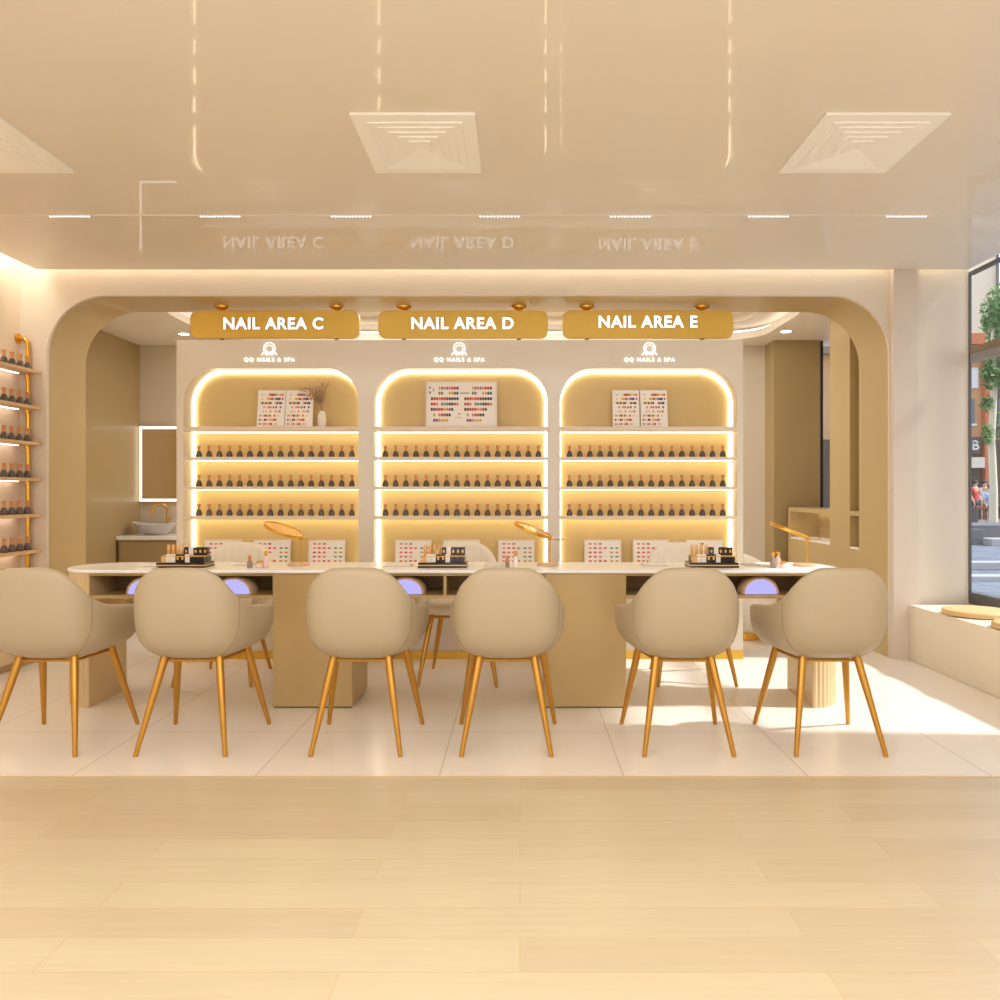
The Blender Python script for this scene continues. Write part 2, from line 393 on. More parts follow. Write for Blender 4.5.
# ================================================================== CEILING FITTINGS
for i, (vx, lab) in enumerate(((-2.415, 'square white ceiling air vent, leftmost of the three, cut by the left edge'),
                               (-0.443, 'square white ceiling air vent, the middle of the three'),
                               (1.514, 'square white ceiling air vent, the right one of the three'))):
    t = thing('ceiling_vent', lab, 'air vent', (vx, 3.675, ZC), 0, 'square air vents in the glossy ceiling')
    hx, hy = 0.2585, 0.31
    MB().box(-hx, hx, -hy, hy, -0.012, 0.0).build('vent_frame', M['vent'], t, bevel=.003)
    g = MB()
    for k in range(5):
        a, b_ = 0.200 - k * 0.038, 0.245 - k * 0.046
        def sq(d, z): return [(-a + d, -b_ + d, z), (a - d, -b_ + d, z), (a - d, b_ - d, z), (-a + d, b_ - d, z)]
        g.rings([sq(0, -.0121), sq(.001, -.0175), sq(.030, -.0125), sq(.031, -.0121)], cap0=False, cap1=False)
    g.build('louver_rings', M['vent'], t)
t = thing('track_light', 'slim grey ceiling light track with dotted white modules', 'track light', (0, 4.62, ZC))
MB().box(-3.3, X(936, 4.62), -.009, .009, -.006, 0).build('rail', M['rail'], t)
for px in (-68, 69.5, 220, 351, 499.5, 630.5, 768.5, 906.5):
    if X(px, 4.62) < -3.25: continue
    g = MB()
    for k in range(12):
        xx = X(px, 4.62) + (k - 5.5) * 0.0195
        g.box(xx - .005, xx + .005, -.006, .006, -.010, -.0062)
    g.build('light_module', M['track_dot'], t)
for px, py, lab in ((786, 331, 'small round recessed downlight in the alcove ceiling at right'), (184, 333.5, 'small round recessed downlight in the alcove ceiling at left')):
    Y = (ZB - H) * F / (CY - py)
    t = thing('downlight', lab, 'downlight', (X(px, Y), Y, ZB))
    MB().lathe([(.055, -.006), (.06, -.004), (.06, -.0005)], seg=24).build('ring', M['white'], t, smooth=40)
    MB().lathe([(.047, -.0085), (.047, -.0062)], seg=24).build('diffuser', M['spot'], t)

# ================================================================== DISPLAY CABINETS
YU = 5.80
edges = [X(176.5, YU), X(366.5, YU), X(554, YU), X(743, YU)]
holes = [(X(183.5, YU), X(358.3, YU)), (X(373.8, YU), X(547.3, YU)), (X(560.3, YU), X(737, YU))]
ZT, ZTOP, ZBOT, HR, DEP = Z(340, YU), Z(368, YU), 0.62, 0.24, 0.19
shelf_z = [Z(428.6, YU), Z(458.3, YU), Z(488.0, YU), Z(517.6, YU)]
shelf_h = [.030, .021, .021, .024]
cab_lab = ['left lit display cabinet with white vase, below the NAIL AREA C sign', 'middle lit display cabinet with one wide colour chart, below the NAIL AREA D sign', 'right lit display cabinet with two charts and no vase, below the NAIL AREA E sign']
logo_px = [269.5, 459.3, 649.4]
for i in range(3):
    x0, x1 = edges[i], edges[i+1]; hx0, hx1 = holes[i]; xm = (x0 + x1) / 2
    t = thing('display_cabinet', cab_lab[i], 'display cabinet', (xm, YU, 0), 0, 'lit polish display cabinets')
    L = lambda v: v - xm
    a0, a1, ha, hb = L(x0), L(x1), L(hx0), L(hx1)
    m = MB()
    zp = 0.057
    m.box(a0, ha, 0, .55, zp, ZT); m.box(hb, a1, 0, .55, zp, ZT); m.box(ha, hb, 0, .55, zp, ZBOT)
    top = arc(ha + HR, ZTOP - HR, HR, PI, PI/2, 14) + arc(hb - HR, ZTOP - HR, HR, PI/2, 0, 14)
    m.prism(top + [(hb, ZT), (ha, ZT)], 'y', 0, .55)
    m.build('carcass', M['unit'], t, smooth=30)
    MB().box(ha, hb, DEP, .5, ZBOT, ZTOP + .01).build('back_panel', M['unit_back'], t)
    MB().box(a0, a1, -.012, .55, .0005, zp - .001).build('plinth', M['plinth_gold'], t)
    path = arch_pts(ha + .008, hb - .008, ZBOT + .01, ZTOP - .008, HR - .008, 12)
    MB().tube([(a, DEP - .012, b_) for a, b_ in path], .0048, 8).build('light_strip', M['led'], t, smooth=60)
    for k, (sz, sh) in enumerate(zip(shelf_z, shelf_h)):
        s = MB().box(ha + .0005, hb - .0005, .0, DEP - .022, sz - sh / 2, sz + sh / 2).build('shelf', M['shelf'], t, bevel=.002)
        MB().box(ha + .03, hb - .03, DEP - .046, DEP - .024, sz - sh / 2 - .0035, sz - sh / 2 - .0005).build('light_strip', M['led_shelf'], s)
    lx = L(X(logo_px[i], YU)); lz = Z(348.6, YU)
    g = MB()
    g.tube([(lx + .040 * math.cos(2*PI*k/32), -.006, lz + .002 + .040 * math.sin(2*PI*k/32)) for k in range(32)], .0026, 6, closed=True)
    g.tube([(lx + .026 * math.cos(2*PI*k/24), -.006, lz - .002 + .026 * math.sin(2*PI*k/24)) for k in range(24)], .0016, 6, closed=True)
    g.tube([(lx + v * .055, -.006, lz - .036 + .010 * math.cos(v * 3 * PI)) for v in [q / 12 - 1 for q in range(25)]], .0028, 6)
    g.build('emblem', M['logo'], t)
    text_obj('lettering', 'QQ NAILS & SPA', 50.5 * YU / F, M['logo'], t, (lx, -.001, Z(360, YU)), extrude=.004, bold=.004, spacing=1.3)

# ------------------------------------------------------------------ hanging signs
YS = 6.13
for (pa, pb, txt, tp, tw, ty, hang, word) in ((190, 359, 'NAIL AREA C', 273.9, 99.5, 323.8, (221, 336), 'left'), (378, 548, 'NAIL AREA D', 462.6, 102, 323.5, (403.5, 519), 'middle'), (562.5, 733.5, 'NAIL AREA E', 647.8, 98.5, 322, (587, 702.5), 'right')):
    xa, xb = X(pa, YS), X(pb, YS); xm = (xa + xb) / 2; z0, z1 = Z(338.2, YS), Z(310.3, YS); zm = (z0 + z1) / 2
    t = thing('hanging_sign', 'gold rounded hanging sign reading %s in white letters' % txt, 'sign', (xm, YS, zm), 0, 'gold hanging area signs')
    hw, hh = (xb - xa) / 2, (z1 - z0) / 2
    MB().prism(rrect(-hw, hw, -hh, hh, .06, 8), 'y', 0, .05).build('board', M['gold_sign'], t, smooth=30, bevel=.004)
    text_obj('lettering', txt, tw * YS / F, M['letters'], t, (X(tp, YS) - xm, -.001, Z(ty, YS) - zm), extrude=.012, bold=.026, spacing=1.10, side=M['letter_side'])
    for hp in hang:
        hx = X(hp, YS) - xm; zt = AZ - .002 - zm
        MB().lathe([(.012, hh), (.016, hh + .006), (.016, zt - .028), (.030, zt - .024), (.055, zt - .012), (.058, zt - .001)], hx, .025, 0, 20).build('hanger', M['gold'], t, smooth=35)
        MB().lathe([(.010, -hh - .022), (.02, -hh - .02), (.02, -hh - .012), (.014, -hh)], hx, .025, 0, 16).build('peg', M['gold'], t, smooth=35)

# ------------------------------------------------------------------ polish bottles
def make_bottle(name, label, group):
    t = thing(name, label, 'bottle', group=group)
    MB().lathe([(.0205, 0), (.0218, .003), (.0218, .014), (.0200, .026), (.0140, .039), (.0108, .0445)], seg=14).build('glass_body', M['bottle'], t, smooth=40)
    MB().lathe([(.0108, .0447), (.0095, .050), (.0092, .060), (.0125, .078), (.0135, .083)], seg=14).build('cap', M['cap'], t, smooth=40)
    return t
bottle0 = None
rows_px = [(199, 352), (385.4, 538.6), (569.4, 722.8)]
for i, cab in enumerate(('left', 'middle', 'right')):
    for k, sh in enumerate(('highest', 'middle', 'lowest')):
        zz = shelf_z[k + 1] + shelf_h[k + 1] / 2
        for j in range(16):
            lab = 'smoky polish bottle, %s from left on the %s bottle shelf of the %s cabinet' % (ORD[j], sh, cab)
            grp = 'polish bottles on the %s bottle shelf of the %s cabinet' % (sh, cab)
            pa, pb = rows_px[i]
            loc = (X(pa + (pb - pa) * j / 15, 5.87), 5.87, zz)
            if bottle0 is None:
                bottle0 = make_bottle('polish_bottle', lab, grp); bottle0.location = loc
            else: dup(bottle0, loc, 0, lab, grp)

# ------------------------------------------------------------------ colour charts
def swatches(name, items, parent, y=-.004):
    # items: (x, z, rx, rz, colour) small ovals printed on a chart
    mb = MB(); cols = []
    for (x, z, rx, rz, c) in items:
        mb.face([(x + rx * math.cos(2*PI*k/10), y, z + rz * math.sin(2*PI*k/10)) for k in range(10)]); cols.append(rgb(c))
    me = bpy.data.meshes.new(name); mb.bm.to_mesh(me); mb.bm.free(); me.materials.append(M['swatch'])
    at = me.color_attributes.new('swatch', 'FLOAT_COLOR', 'CORNER')
    for p_ in me.polygons:
        for li in p_.loop_indices: at.data[li].color = cols[p_.index]
    o = bpy.data.objects.new(name, me); COL.objects.link(o); o.parent = parent
    return o
K_ = (24, 22, 26); R_ = (206, 34, 30); DR = (128, 22, 26); OR = (240, 120, 40); AM = (238, 170, 40); YE = (246, 214, 40); PK = (226, 128, 124); LP = (236, 186, 178); BR = (150, 70, 44); NV = (40, 44, 110); BL = (60, 104, 180); GN = (28, 104, 60); TL = (60, 170, 150); PU = (120, 60, 110); GY = (130, 124, 124); TN = (226, 180, 130); OL = (196, 176, 70)
def tall_chart(px0, px1, label):
    Y = 5.90; w = (px1 - px0) * Y / F; h = (426.3 - 387.8) * 5.9 / F
    t = thing('colour_chart', label, 'colour chart', (X((px0 + px1) / 2, Y), Y, shelf_z[0] + shelf_h[0] / 2 + .001), 0, 'tall swatch sheets on the top shelves')
    t.rotation_euler = (math.radians(-9), 0, 0)
    MB().box(-w/2, w/2, 0, .008, 0, h).build('panel', M['paper'], t, bevel=.001)
    rows = [[(.40, YE), (.46, R_), (.52, DR), (.58, BR), (.64, OR), (.70, AM), (.78, LP), (.84, AM), (.9, OR)],
            [(.16, YE), (.36, AM), (.42, AM), (.48, OR), (.53, DR), (.62, PK), (.68, BL), (.74, K_), (.80, K_), (.9, R_)],
            [(.12, YE), (.18, K_), (.24, YE), (.30, K_), (.36, AM), (.42, BR), (.48, K_), (.66, OR), (.72, K_), (.80, NV), (.86, K_)],
            [(.24, PK), (.36, LP), (.42, PK), (.48, OR), (.58, BR), (.68, K_), (.84, PU)],
            [(.22, LP), (.32, LP), (.48, PK), (.64, AM), (.72, AM), (.82, BR)],
            [(.10, AM), (.16, AM), (.26, OR), (.32, K_), (.38, YE), (.45, BR), (.52, YE), (.64, R_), (.78, YE)],
            [(.10, BL), (.18, LP), (.28, K_), (.34, R_), (.44, LP), (.50, AM), (.56, AM), (.62, R_), (.68, R_)],
            [(.10, PK), (.16, LP), (.26, OR), (.32, PK), (.42, LP), (.48, PK), (.53, BR), (.66, LP), (.72, LP)]]
    it = []
    for r, row in enumerate(rows):
        z = h * (.875 - r * .112)
        for u, c in row: it.append((-w/2 + w * u, z, w * .032, h * .033, c))
    for q in range(6): it.append((-w/2 + w * (.12 + .022 * q), h * .875, w * .008, h * .011, GY))
    swatches('swatch_rows', it, t, -.0008)
    return t
tall_chart(256.5, 284, 'tall nail colour sheet farther from the vase, on the left cabinet top shelf')
tall_chart(284.7, 312.3, 'tall nail colour sheet next to the vase, on the left cabinet top shelf')
tall_chart(613, 639.8, 'left one of two tall nail colour sheets on the right cabinet top shelf')
tall_chart(641, 668, 'right one of two tall nail colour sheets on the right cabinet top shelf')
def wide_chart():
    Y = 5.90; w = 71.5 * Y / F; h = (426.4 - 379) * Y / F
    t = thing('colour_chart', 'wide framed nail colour chart alone on the middle cabinet top shelf', 'colour chart', (X(461.2, Y), Y, shelf_z[0] + shelf_h[0] / 2 + .001))
    t.rotation_euler = (math.radians(-7), 0, 0)
    MB().box(-w/2 + .008, w/2 - .008, .002, .012, .008, h - .008).build('panel', M['paper'], t)
    f = MB().box(-w/2, w/2, -.003, .014, 0, .012).box(-w/2, w/2, -.003, .014, h - .012, h).box(-w/2, -w/2 + .012, -.003, .014, .012, h - .012).box(w/2 - .012, w/2, -.003, .014, .012, h - .012)
    f.build('chart_frame', M['frame_white'], t, bevel=.001)
    rows = [(.85, .19, [TN, GY, PK, GY, PK, R_, R_, DR]), (.74, .19, [GY, GY, None, None, AM, AM, GN, GN]), (.62, .085, [DR, BR, R_, OR, R_, R_, DR, K_, K_, K_, NV]), (.505, .085, [R_, R_, PK, None, GY, TL, GY, K_, K_, BR, OR]),
            (.39, .085, [K_, DR, R_, R_, R_, AM, PK, BR, NV]), (.27, .12, [OL, None, PK, R_, BR, K_, K_]), (.155, .12, [PU, DR, PK, TN, AM, AM])]
    it = []
    for base in (0, .47):
        for zf, u0, cs in rows:
            for k, c in enumerate(cs):
                if c: it.append((-w/2 + w * (base + u0 + k * .036), h * zf, w * .0165, h * .036, c))
    for k in range(9): it.append((-w/2 + w * (.49 + .014 * k), h * .74, w * .006, h * .014 * (1 + .4 * (k % 2)), GY))
    it += [(-w/2 + w * .055, h * .86, w * .011, h * .03, BL), (-w/2 + w * .055, h * .755, w * .011, h * .03, K_), (-w/2 + w * .105, h * .81, w * .007, h * .04, GY)]
    for k in range(5): it.append((-w/2 + w * (.42 + .018 * k), h * .215, w * .006, h * .009, GY))
    it.append((-w/2 + w * .47, h * .29, w * .018, h * .012, GN))
    for part in ([q for q in it if q[0] < w * -.01 - .0], [q for q in it if q[0] >= w * -.01]): swatches('swatch_rows', part, t, .0012)
wide_chart()
low_px = [[(204, 241), (253, 290), (308, 344.5)], [(395, 431), (443, 479.5), (498, 534.5)], [(584.5, 621.5), (633, 669.5), (687, 724)]]
def low_chart(px0, px1, label):
    Y = 5.93; w = (px1 - px0) * Y / F; h = Z(540, Y) - ZBOT + .001
    t = thing('colour_chart', label, 'colour chart', (X((px0 + px1) / 2, Y), Y, ZBOT + .001), 0, 'small framed charts in the cabinet bottoms')
    t.rotation_euler = (math.radians(-6), 0, 0)
    MB().box(-w/2 + .006, w/2 - .006, .003, .010, .006, h - .006).build('panel', M['paper'], t)
    MB().box(-w/2, w/2, -.004, .012, 0, .010).box(-w/2, w/2, -.004, .012, h - .010, h).box(-w/2, -w/2 + .010, -.004, .012, .01, h - .01).box(w/2 - .01, w/2, -.004, .012, .01, h - .01).build('chart_frame', M['frame_white'], t)
    it = []
    sal, cor = (222, 110, 84), (232, 150, 120)
    for r in range(5):
        z = h * (.86 - r * .145)
        for k in range(3 + (r == 1) + (r == 4)):
            it.append((-w/2 + w * (.16 + .135 * k), z, w * .048, h * .034, (sal, cor, (204, 84, 60), (226, 92, 80))[(k + r) % 4]))
        if r: 
            for k in range(2): it.append((-w/2 + w * (.74 + .14 * k), z, w * .048, h * .034, ((226, 150, 70), (90, 160, 130), (196, 178, 80), (120, 170, 120))[(2 * k + r) % 4]))
    for part in ([q for q in it if q[0] < w * .2], [q for q in it if q[0] >= w * .2]): swatches('swatch_rows', part, t, .0022)
for i, cab in enumerate(('left', 'middle', 'right')):
    for k, wd in enumerate(('left', 'centre', 'right')):
        low_chart(*low_px[i][k], 'small framed swatch chart, %s of three at the bottom of the %s cabinet' % (wd, cab))

# vase with dried grass
vx, vy, vz = X(322, 5.88), 5.88, shelf_z[0] + shelf_h[0] / 2 + .0005
t = thing('bud_vase', 'slim white vase beside the charts on the left cabinet top shelf', 'vase', (vx, vy, vz))
MB().lathe([(.024, 0), (.029, .004), (.031, .04), (.029, .085), (.020, .108), (.012, .115), (.0095, .113), (.008, .10)], seg=24).build('body', M['vase'], t, smooth=50)
g = MB(); rnd = random.Random(3)
for q in range(8):
    ang = (-1.05 + 1.25 * q / 7) ; ln = .165 + .04 * rnd.random()
    pts = []
    for k in range(9):
        s = k / 8; bend = ang * s * .9
        pts.append((math.sin(bend) * ln * s * 1.0, (rnd.random() - .5) * .012 * s + (q % 3 - 1) * .012 * s, .105 - .1 * (k == 0) * .5 + math.cos(bend * .8) * ln * s))
    g.tube(pts, .0012, 4)
    for k in range(3, 9):
        b0 = Vector(pts[k]); dr = (Vector(pts[k]) - Vector(pts[k-1])).normalized()
        for e in range(16):
            dd = (dr + Vector((rnd.uniform(-.7, .7), rnd.uniform(-.4, .4), rnd.uniform(-.4, .3)))).normalized() * rnd.uniform(.02, .045)
            s0 = dd.orthogonal().normalized() * .0016
            g.face([b0 - s0, b0 + s0, b0 + dd])
ga = g.build('dried_pampas_grass', M['pampas']); ga.location = (vx, vy, vz)
tag(ga, 'bunch of dried pampas stems standing in the slim white vase', 'dried grass')

# ================================================================== MANICURE TABLE
YT0, YT1 = 4.46, 4.97
t = thing('manicure_table', 'long white-topped manicure table on gold pedestals', 'table', (-0.395, 4.715, 0))
tx0, tx1 = -2.565, 1.80; ox, oy = -0.395, 4.715
def stadium(x0, x1, y0, y1, ex, n=20):
    ry = (y1 - y0) / 2; cy = (y0 + y1) / 2
    return [(x1 - ex + ex * math.cos(-PI/2 + PI*k/n), cy + ry * math.sin(-PI/2 + PI*k/n)) for k in range(n + 1)] + [(x0 + ex - ex * math.cos(-PI/2 + PI*k/n), cy - ry * math.sin(-PI/2 + PI*k/n)) for k in range(n + 1)]
MB().prism([(a - ox, b_ - oy) for a, b_ in stadium(tx0, tx1, YT0, YT1, .24)], 'z', .737, .755).build('tabletop', M['marble'], t, smooth=40, bevel=.005)
def d_base(xflat, sgn):
    n = 90; ax, ay = .195, .22; pts = []
    for k in range(n + 1):
        a = -PI/2 + PI * k / n
        rip = .006 * abs(math.sin(k / n * PI * 22))
        pts.append((xflat + sgn * (ax - .006 + rip) * math.cos(a) - ox, 4.695 + (ay - .006 + rip) * math.sin(a) - oy))
    return pts
MB().prism(d_base(-2.355, -1), 'z', 0.0005, .7365).build('fluted_base', M['flute'], t)
MB().prism(d_base(1.60, 1), 'z', 0.0005, .7365).build('fluted_base', M['flute'], t)
for a, b_ in ((-1.352, -.915), (.135, .58)):
    MB().box(a - ox, b_ - ox, 4.48 - oy, 4.92 - oy, .006, .7365).build('pedestal', M['pedestal'], t, bevel=.003)
    MB().box(a - ox + .006, b_ - ox - .006, 4.486 - oy, 4.914 - oy, .0005, .0055).build('kick', M['frame_black'], t)
nich = ((-2.354, -1.3525), (-.9145, .1345), (.5805, 1.599))
for a, b_ in nich:
    MB().box(a - ox, b_ - ox, 4.485 - oy, 4.84 - oy, .597, .615).build('niche_shelf', M['pedestal'], t)
    MB().box(a - ox, b_ - ox, 4.80 - oy, 4.82 - oy, .6155, .7215).build('niche_back', M['niche'], t)
    MB().box(a - ox, b_ - ox, 4.485 - oy, 4.84 - oy, .722, .7365).build('niche_top', M['pedestal'], t)
for px in (445, 181.0, 712):
    xx = X(px, 4.49) - ox
    MB().box(xx - .008, xx + .008, 4.487 - oy, 4.80 - oy, .6155, .7215).build('divider', M['pedestal'], t)

# UV lamps in the niches
def make_uv(label, loc):
    t = thing('nail_lamp', label, 'nail lamp', loc, 0, 'dome nail lamps in the table niches')
    n = 20
    half = lambda r, y, zk=.92: [(r * math.cos(PI * k / n), y, .001 + r * zk * math.sin(PI * k / n)) for k in range(n + 1)]
    m = MB(); m.rings([half(.093, 0), half(.100, -.004), half(.106, .012), half(.106, .10), half(.098, .14), half(.075, .165), half(.03, .178)], closed=True, cap0=False, cap1=True)
    m.build('housing', M['uv_shell'], t, smooth=50)
    m = MB(); m.tube([(x, -.002, z) for x, _, z in half(.093, 0)], .0035, 8); m.build('rim', M['gold_trim'], t, smooth=60)
    m = MB(); m.face(half(.092, .004)); m.build('glow_panel', M['uv_glow'], t)
    return t
uv = make_uv('dome nail lamp with violet glow, second from left in the table niches', (-1.583, 4.53, .615))
dup(uv, (-2.075, 4.53, .615), 0, 'dome nail lamp with violet glow, leftmost in the table niches')
dup(uv, (-.63, 4.53, .615), 0, 'dome nail lamp with violet glow in the middle table niche')
dup(uv, (1.33, 4.53, .615), 0, 'dome nail lamp with violet glow in the right table niche, in full view')

# desk lamps with tilted discs
def make_lamp(label, loc):
    t = thing('desk_lamp', label, 'desk lamp', loc, 0, 'gold disc desk lamps on the manicure table')
    MB().lathe([(.060, 0), (.064, .003), (.064, .010), (.058, .014), (.006, .015)], -.014, 0, 0, seg=28).build('base', M['lampbase'], t, smooth=40)
    MB().cyl((.0, 0, .0145), (.0, 0, .157), .0042, seg=10).cyl((-.012, 0, .148), (.085, 0, .150), .0035, seg=8).build('pole', M['gold'], t, smooth=40)
    n = Vector((.36, -.083, .93)).normalized(); u = Vector((1, 0, 0)); u = (u - n * u.dot(n)).normalized(); v = n.cross(u)
    c = Vector((-.100, 0, .204)); R = .118
    ring = lambda r, h: [c + u * r * math.cos(2*PI*k/40) + v * r * math.sin(2*PI*k/40) + n * h for k in range(40)]
    m = MB(); m.rings([ring(.02, -.012), ring(R - .012, -.012), ring(R - .001, -.008), ring(R, .0), ring(R - .002, .005)]); m.build('lamp_head', M['gold'], t, smooth=40)
    m = MB(); m.tube(ring(R - .003, .005), .0045, 8, closed=True); m.build('rim', M['gold'], t, smooth=60)
    m = MB(); m.cyl(c + u * (R - .004) + n * -.004, Vector((.0, 0, .152)), .006, .006, 10); m.build('joint', M['gold'], t, smooth=40)
    return t
lamp = make_lamp('gold disc desk lamp in front of the left cabinet', (X(301, 4.76), 4.76, .7555))
dup(lamp, (X(550, 4.76), 4.76, .7555), 0, 'gold disc desk lamp in front of the gap between middle and right cabinets')
dup(lamp, (X(807, 4.72), 4.72, .7555), 0, 'gold disc desk lamp at the right end of the table')

# cosmetic display stands, with their boxes and tubes as things of their own
def make_stand(px, name):
    Y = 4.66; x = X(px, Y)
    t = thing('product_stand', 'black tiered product stand at the %s of the table, filled with boxes' % name, 'display stand', (x, Y, .7555), 0, 'tiered product stands on the table'); t.scale = (.9, .9, .9)
    MB().box(-.152, .152, -.085, .085, 0, .012).box(-.150, .150, -.083, .083, .019, .031).build('base', M['black'], t, bevel=.001)
    MB().box(-.151, .151, -.084, .084, .0121, .0189).build('gold_band', M['gold_trim'], t)
    MB().box(-.132, .136, -.005, .070, .0312, .066).build('rear_tier', M['black'], t, bevel=.001)
    MB().box(-.134, .138, -.052, .072, .0662, .0715).build('gold_shelf', M['gold_trim'], t)
    return x, Y
def box_kind(name, sx, sy, sz, m, emblem, label, cat, group, loc):
    t = thing(name, label, cat, loc, 0, group)
    MB().box(-sx/2, sx/2, -sy/2, sy/2, 0, sz).build('carton', m, t, bevel=.001)
    if emblem:
        MB().lathe([(.0065, -.0006), (.0065, .0006)], seg=12).build('emblem', M['gold_trim'], t)
        e = t.children[-1]; e.rotation_euler = (PI/2, 0, 0); e.location = (0, -sy/2 - .0003, sz * .5)
    return t
def tube_kind(label, group, loc):
    t = thing('polish_tube', label, 'polish tube', loc, 0, group)
    MB().lathe([(.0085, 0), (.0090, .002), (.0090, .030)], seg=12).build('tube_body', M['gold_trim'], t, smooth=40)
    MB().lathe([(.0092, .0303), (.0095, .032), (.0090, .056), (.0075, .059)], seg=12).build('cap', M['tan_tube'], t, smooth=40)
    return t
proto = {}
for px, nm in ((185.5, 'left'), (443.5, 'middle'), (711.5, 'right')):
    x, Y = make_stand(px, nm)
    nmw = {'left': 'left product stand', 'middle': 'middle product stand', 'right': 'right product stand'}[nm]
    for tier, zz, yy in (('upper', .7555 + .0720 * .9, Y + .025), ('lower', .7555 + .0313 * .9, Y - .028)):
        if tier == 'upper': lay = ['t', 't', 't', 't', 'k', 'w', 'k', 'k', 'k']
        else: lay = ['g', 'w', 'w', 'k', 'k', 'w', 'p', 'p', 'p']
        cnt = {}
        for j, kd in enumerate(lay):
            cnt[kd] = cnt.get(kd, 0) + 1
            o_ = ORD[cnt[kd] - 1]
            loc = (x - .106 + j * .0268, yy, zz); grp = 'products on the %s' % nmw
            if kd == 't': lab = 'tan polish tube, %s from left on top of the %s' % (o_, nmw)
            elif kd == 'k': lab = '%s black emblem carton from left on the %s tier of the %s' % (o_, tier, nmw)
            elif kd == 'w': lab = '%s white carton from left on the %s tier of the %s' % (o_, tier, nmw)
            elif kd == 'p': lab = '%s plain black carton from left on the %s tier of the %s' % (o_, tier, nmw)
            else: lab = 'tan carton at the left end of the lower tier of the %s' % nmw
            if kd in proto: dup(proto[kd], loc, 0, lab, grp)
            elif kd == 't': proto[kd] = tube_kind(lab, grp, loc)
            else:
                mm = {'k': M['black'], 'w': M['white'], 'g': M['tan_tube'], 'p': M['black']}[kd]
                h = .030
                proto[kd] = box_kind({'k': 'emblem_carton', 'w': 'white_carton', 'g': 'tan_carton', 'p': 'black_carton'}[kd], 0.0256, .036, h, mm, kd == 'k', lab, 'carton', grp, loc)
            # upper-tier cartons are the taller size
            r = [o for o in COL.objects if o.get('label') == lab][0]
            if tier == 'upper' and kd != 't': r.scale = (1, 1, 1.5)

# little bottles and jars on the table
def perfume(label, px, py_top, Y, body, loc=None):
    t = thing('perfume_bottle', label, 'perfume bottle', (X(px, Y), Y, .7555), 0, 'small toiletries on the table')
    MB().lathe([(.013, 0), (.016, .003), (.0165, .03), (.012, .05), (.006, .062), (.006, .066)], seg=18).build('body', body, t, smooth=50)
    MB().lathe([(.0065, .0663), (.008, .069), (.0115, .078), (.0100, .086), (.004, .092)], seg=16).build('cap', M['gold'], t, smooth=50)
def oil(label, px, Y):
    t = thing('oil_bottle', label, 'nail oil bottle', (X(px, Y), Y, .7555), 0, 'small toiletries on the table')
    MB().box(-.0125, .0125, -.0125, .0125, 0, .034).build('body', M['grey_glass'], t, bevel=.003)
    MB().lathe([(.008, .0342), (.0088, .036), (.0088, .066), (.007, .068)], seg=14).build('cap', M['cap'], t, smooth=40)
def jar(label, px, Y):
    t = thing('cream_jar', label, 'cream jar', (X(px, Y), Y, .7555), 0, 'small toiletries on the table')
    MB().lathe([(.016, 0), (.020, .004), (.020, .020), (.016, .025)], seg=20).build('body', M['pink'], t, smooth=50)
    MB().lathe([(.0165, .0253), (.0175, .028), (.0165, .036), (.010, .040)], seg=20).build('lid', M['gold'], t, smooth=50)
oil('small grey square bottle with tan cap near the left desk lamp', 249.8, 4.60)
perfume('pale pink perfume bottle with gold top near the left desk lamp', 266.0, 0, 4.62, M['pink'])
jar('blush cream jar with gold lid beside the left perfume bottle', 259.5, 4.60)
oil('small grey square bottle with tan cap near the middle desk lamp', 507.3, 4.58)
perfume('white perfume bottle with gold top near the middle desk lamp', 515.6, 0, 4.60, M['white'])
perfume('grey-based perfume bottle with gold top at the table right end', 773, 0, 4.60, M['grey_glass'])
perfume('pink-white perfume bottle with gold top at the table right end', 778.3, 0, 4.64, M['pink'])
jar('blush cream jar with gold lid at the table right end', 783.5, 4.58)
def tablet(px0, px1, Y, label, m, d=.12, h=.008):
    w = (px1 - px0) * Y / F
    t = thing('hand_rest', label, 'hand rest', (X((px0 + px1) / 2, Y), Y, .7555), 0, 'thin hand rests on the table')
    MB().prism(rrect(-w/2, w/2, -d/2, d/2, .012, 4), 'z', 0, h * .55).build('tray', m, t, bevel=.001)
    MB().prism(rrect(-w/2 + .008, w/2 - .008, -d/2 + .008, d/2 - .008, .008, 4), 'z', h * .56, h).build('pad', M['white'], t, bevel=.001)
tablet(139, 157, 4.56, 'thin white hand rest left of the left product stand', M['white'])
tablet(236, 257, 4.80, 'thin grey hand rest behind the grey bottle, right of the left product stand', M['mat_grey'])
tablet(384, 413, 4.72, 'thin grey hand rest left of the middle product stand', M['mat_grey'])
tablet(484, 503, 4.72, 'thin grey hand rest right of the middle product stand', M['mat_grey'])
tablet(640, 668, 4.76, 'thin grey hand rest left of the right product stand', M['mat_grey'])
tablet(742, 758, 4.80, 'thin grey hand rest right of the right product stand', M['mat_grey'])

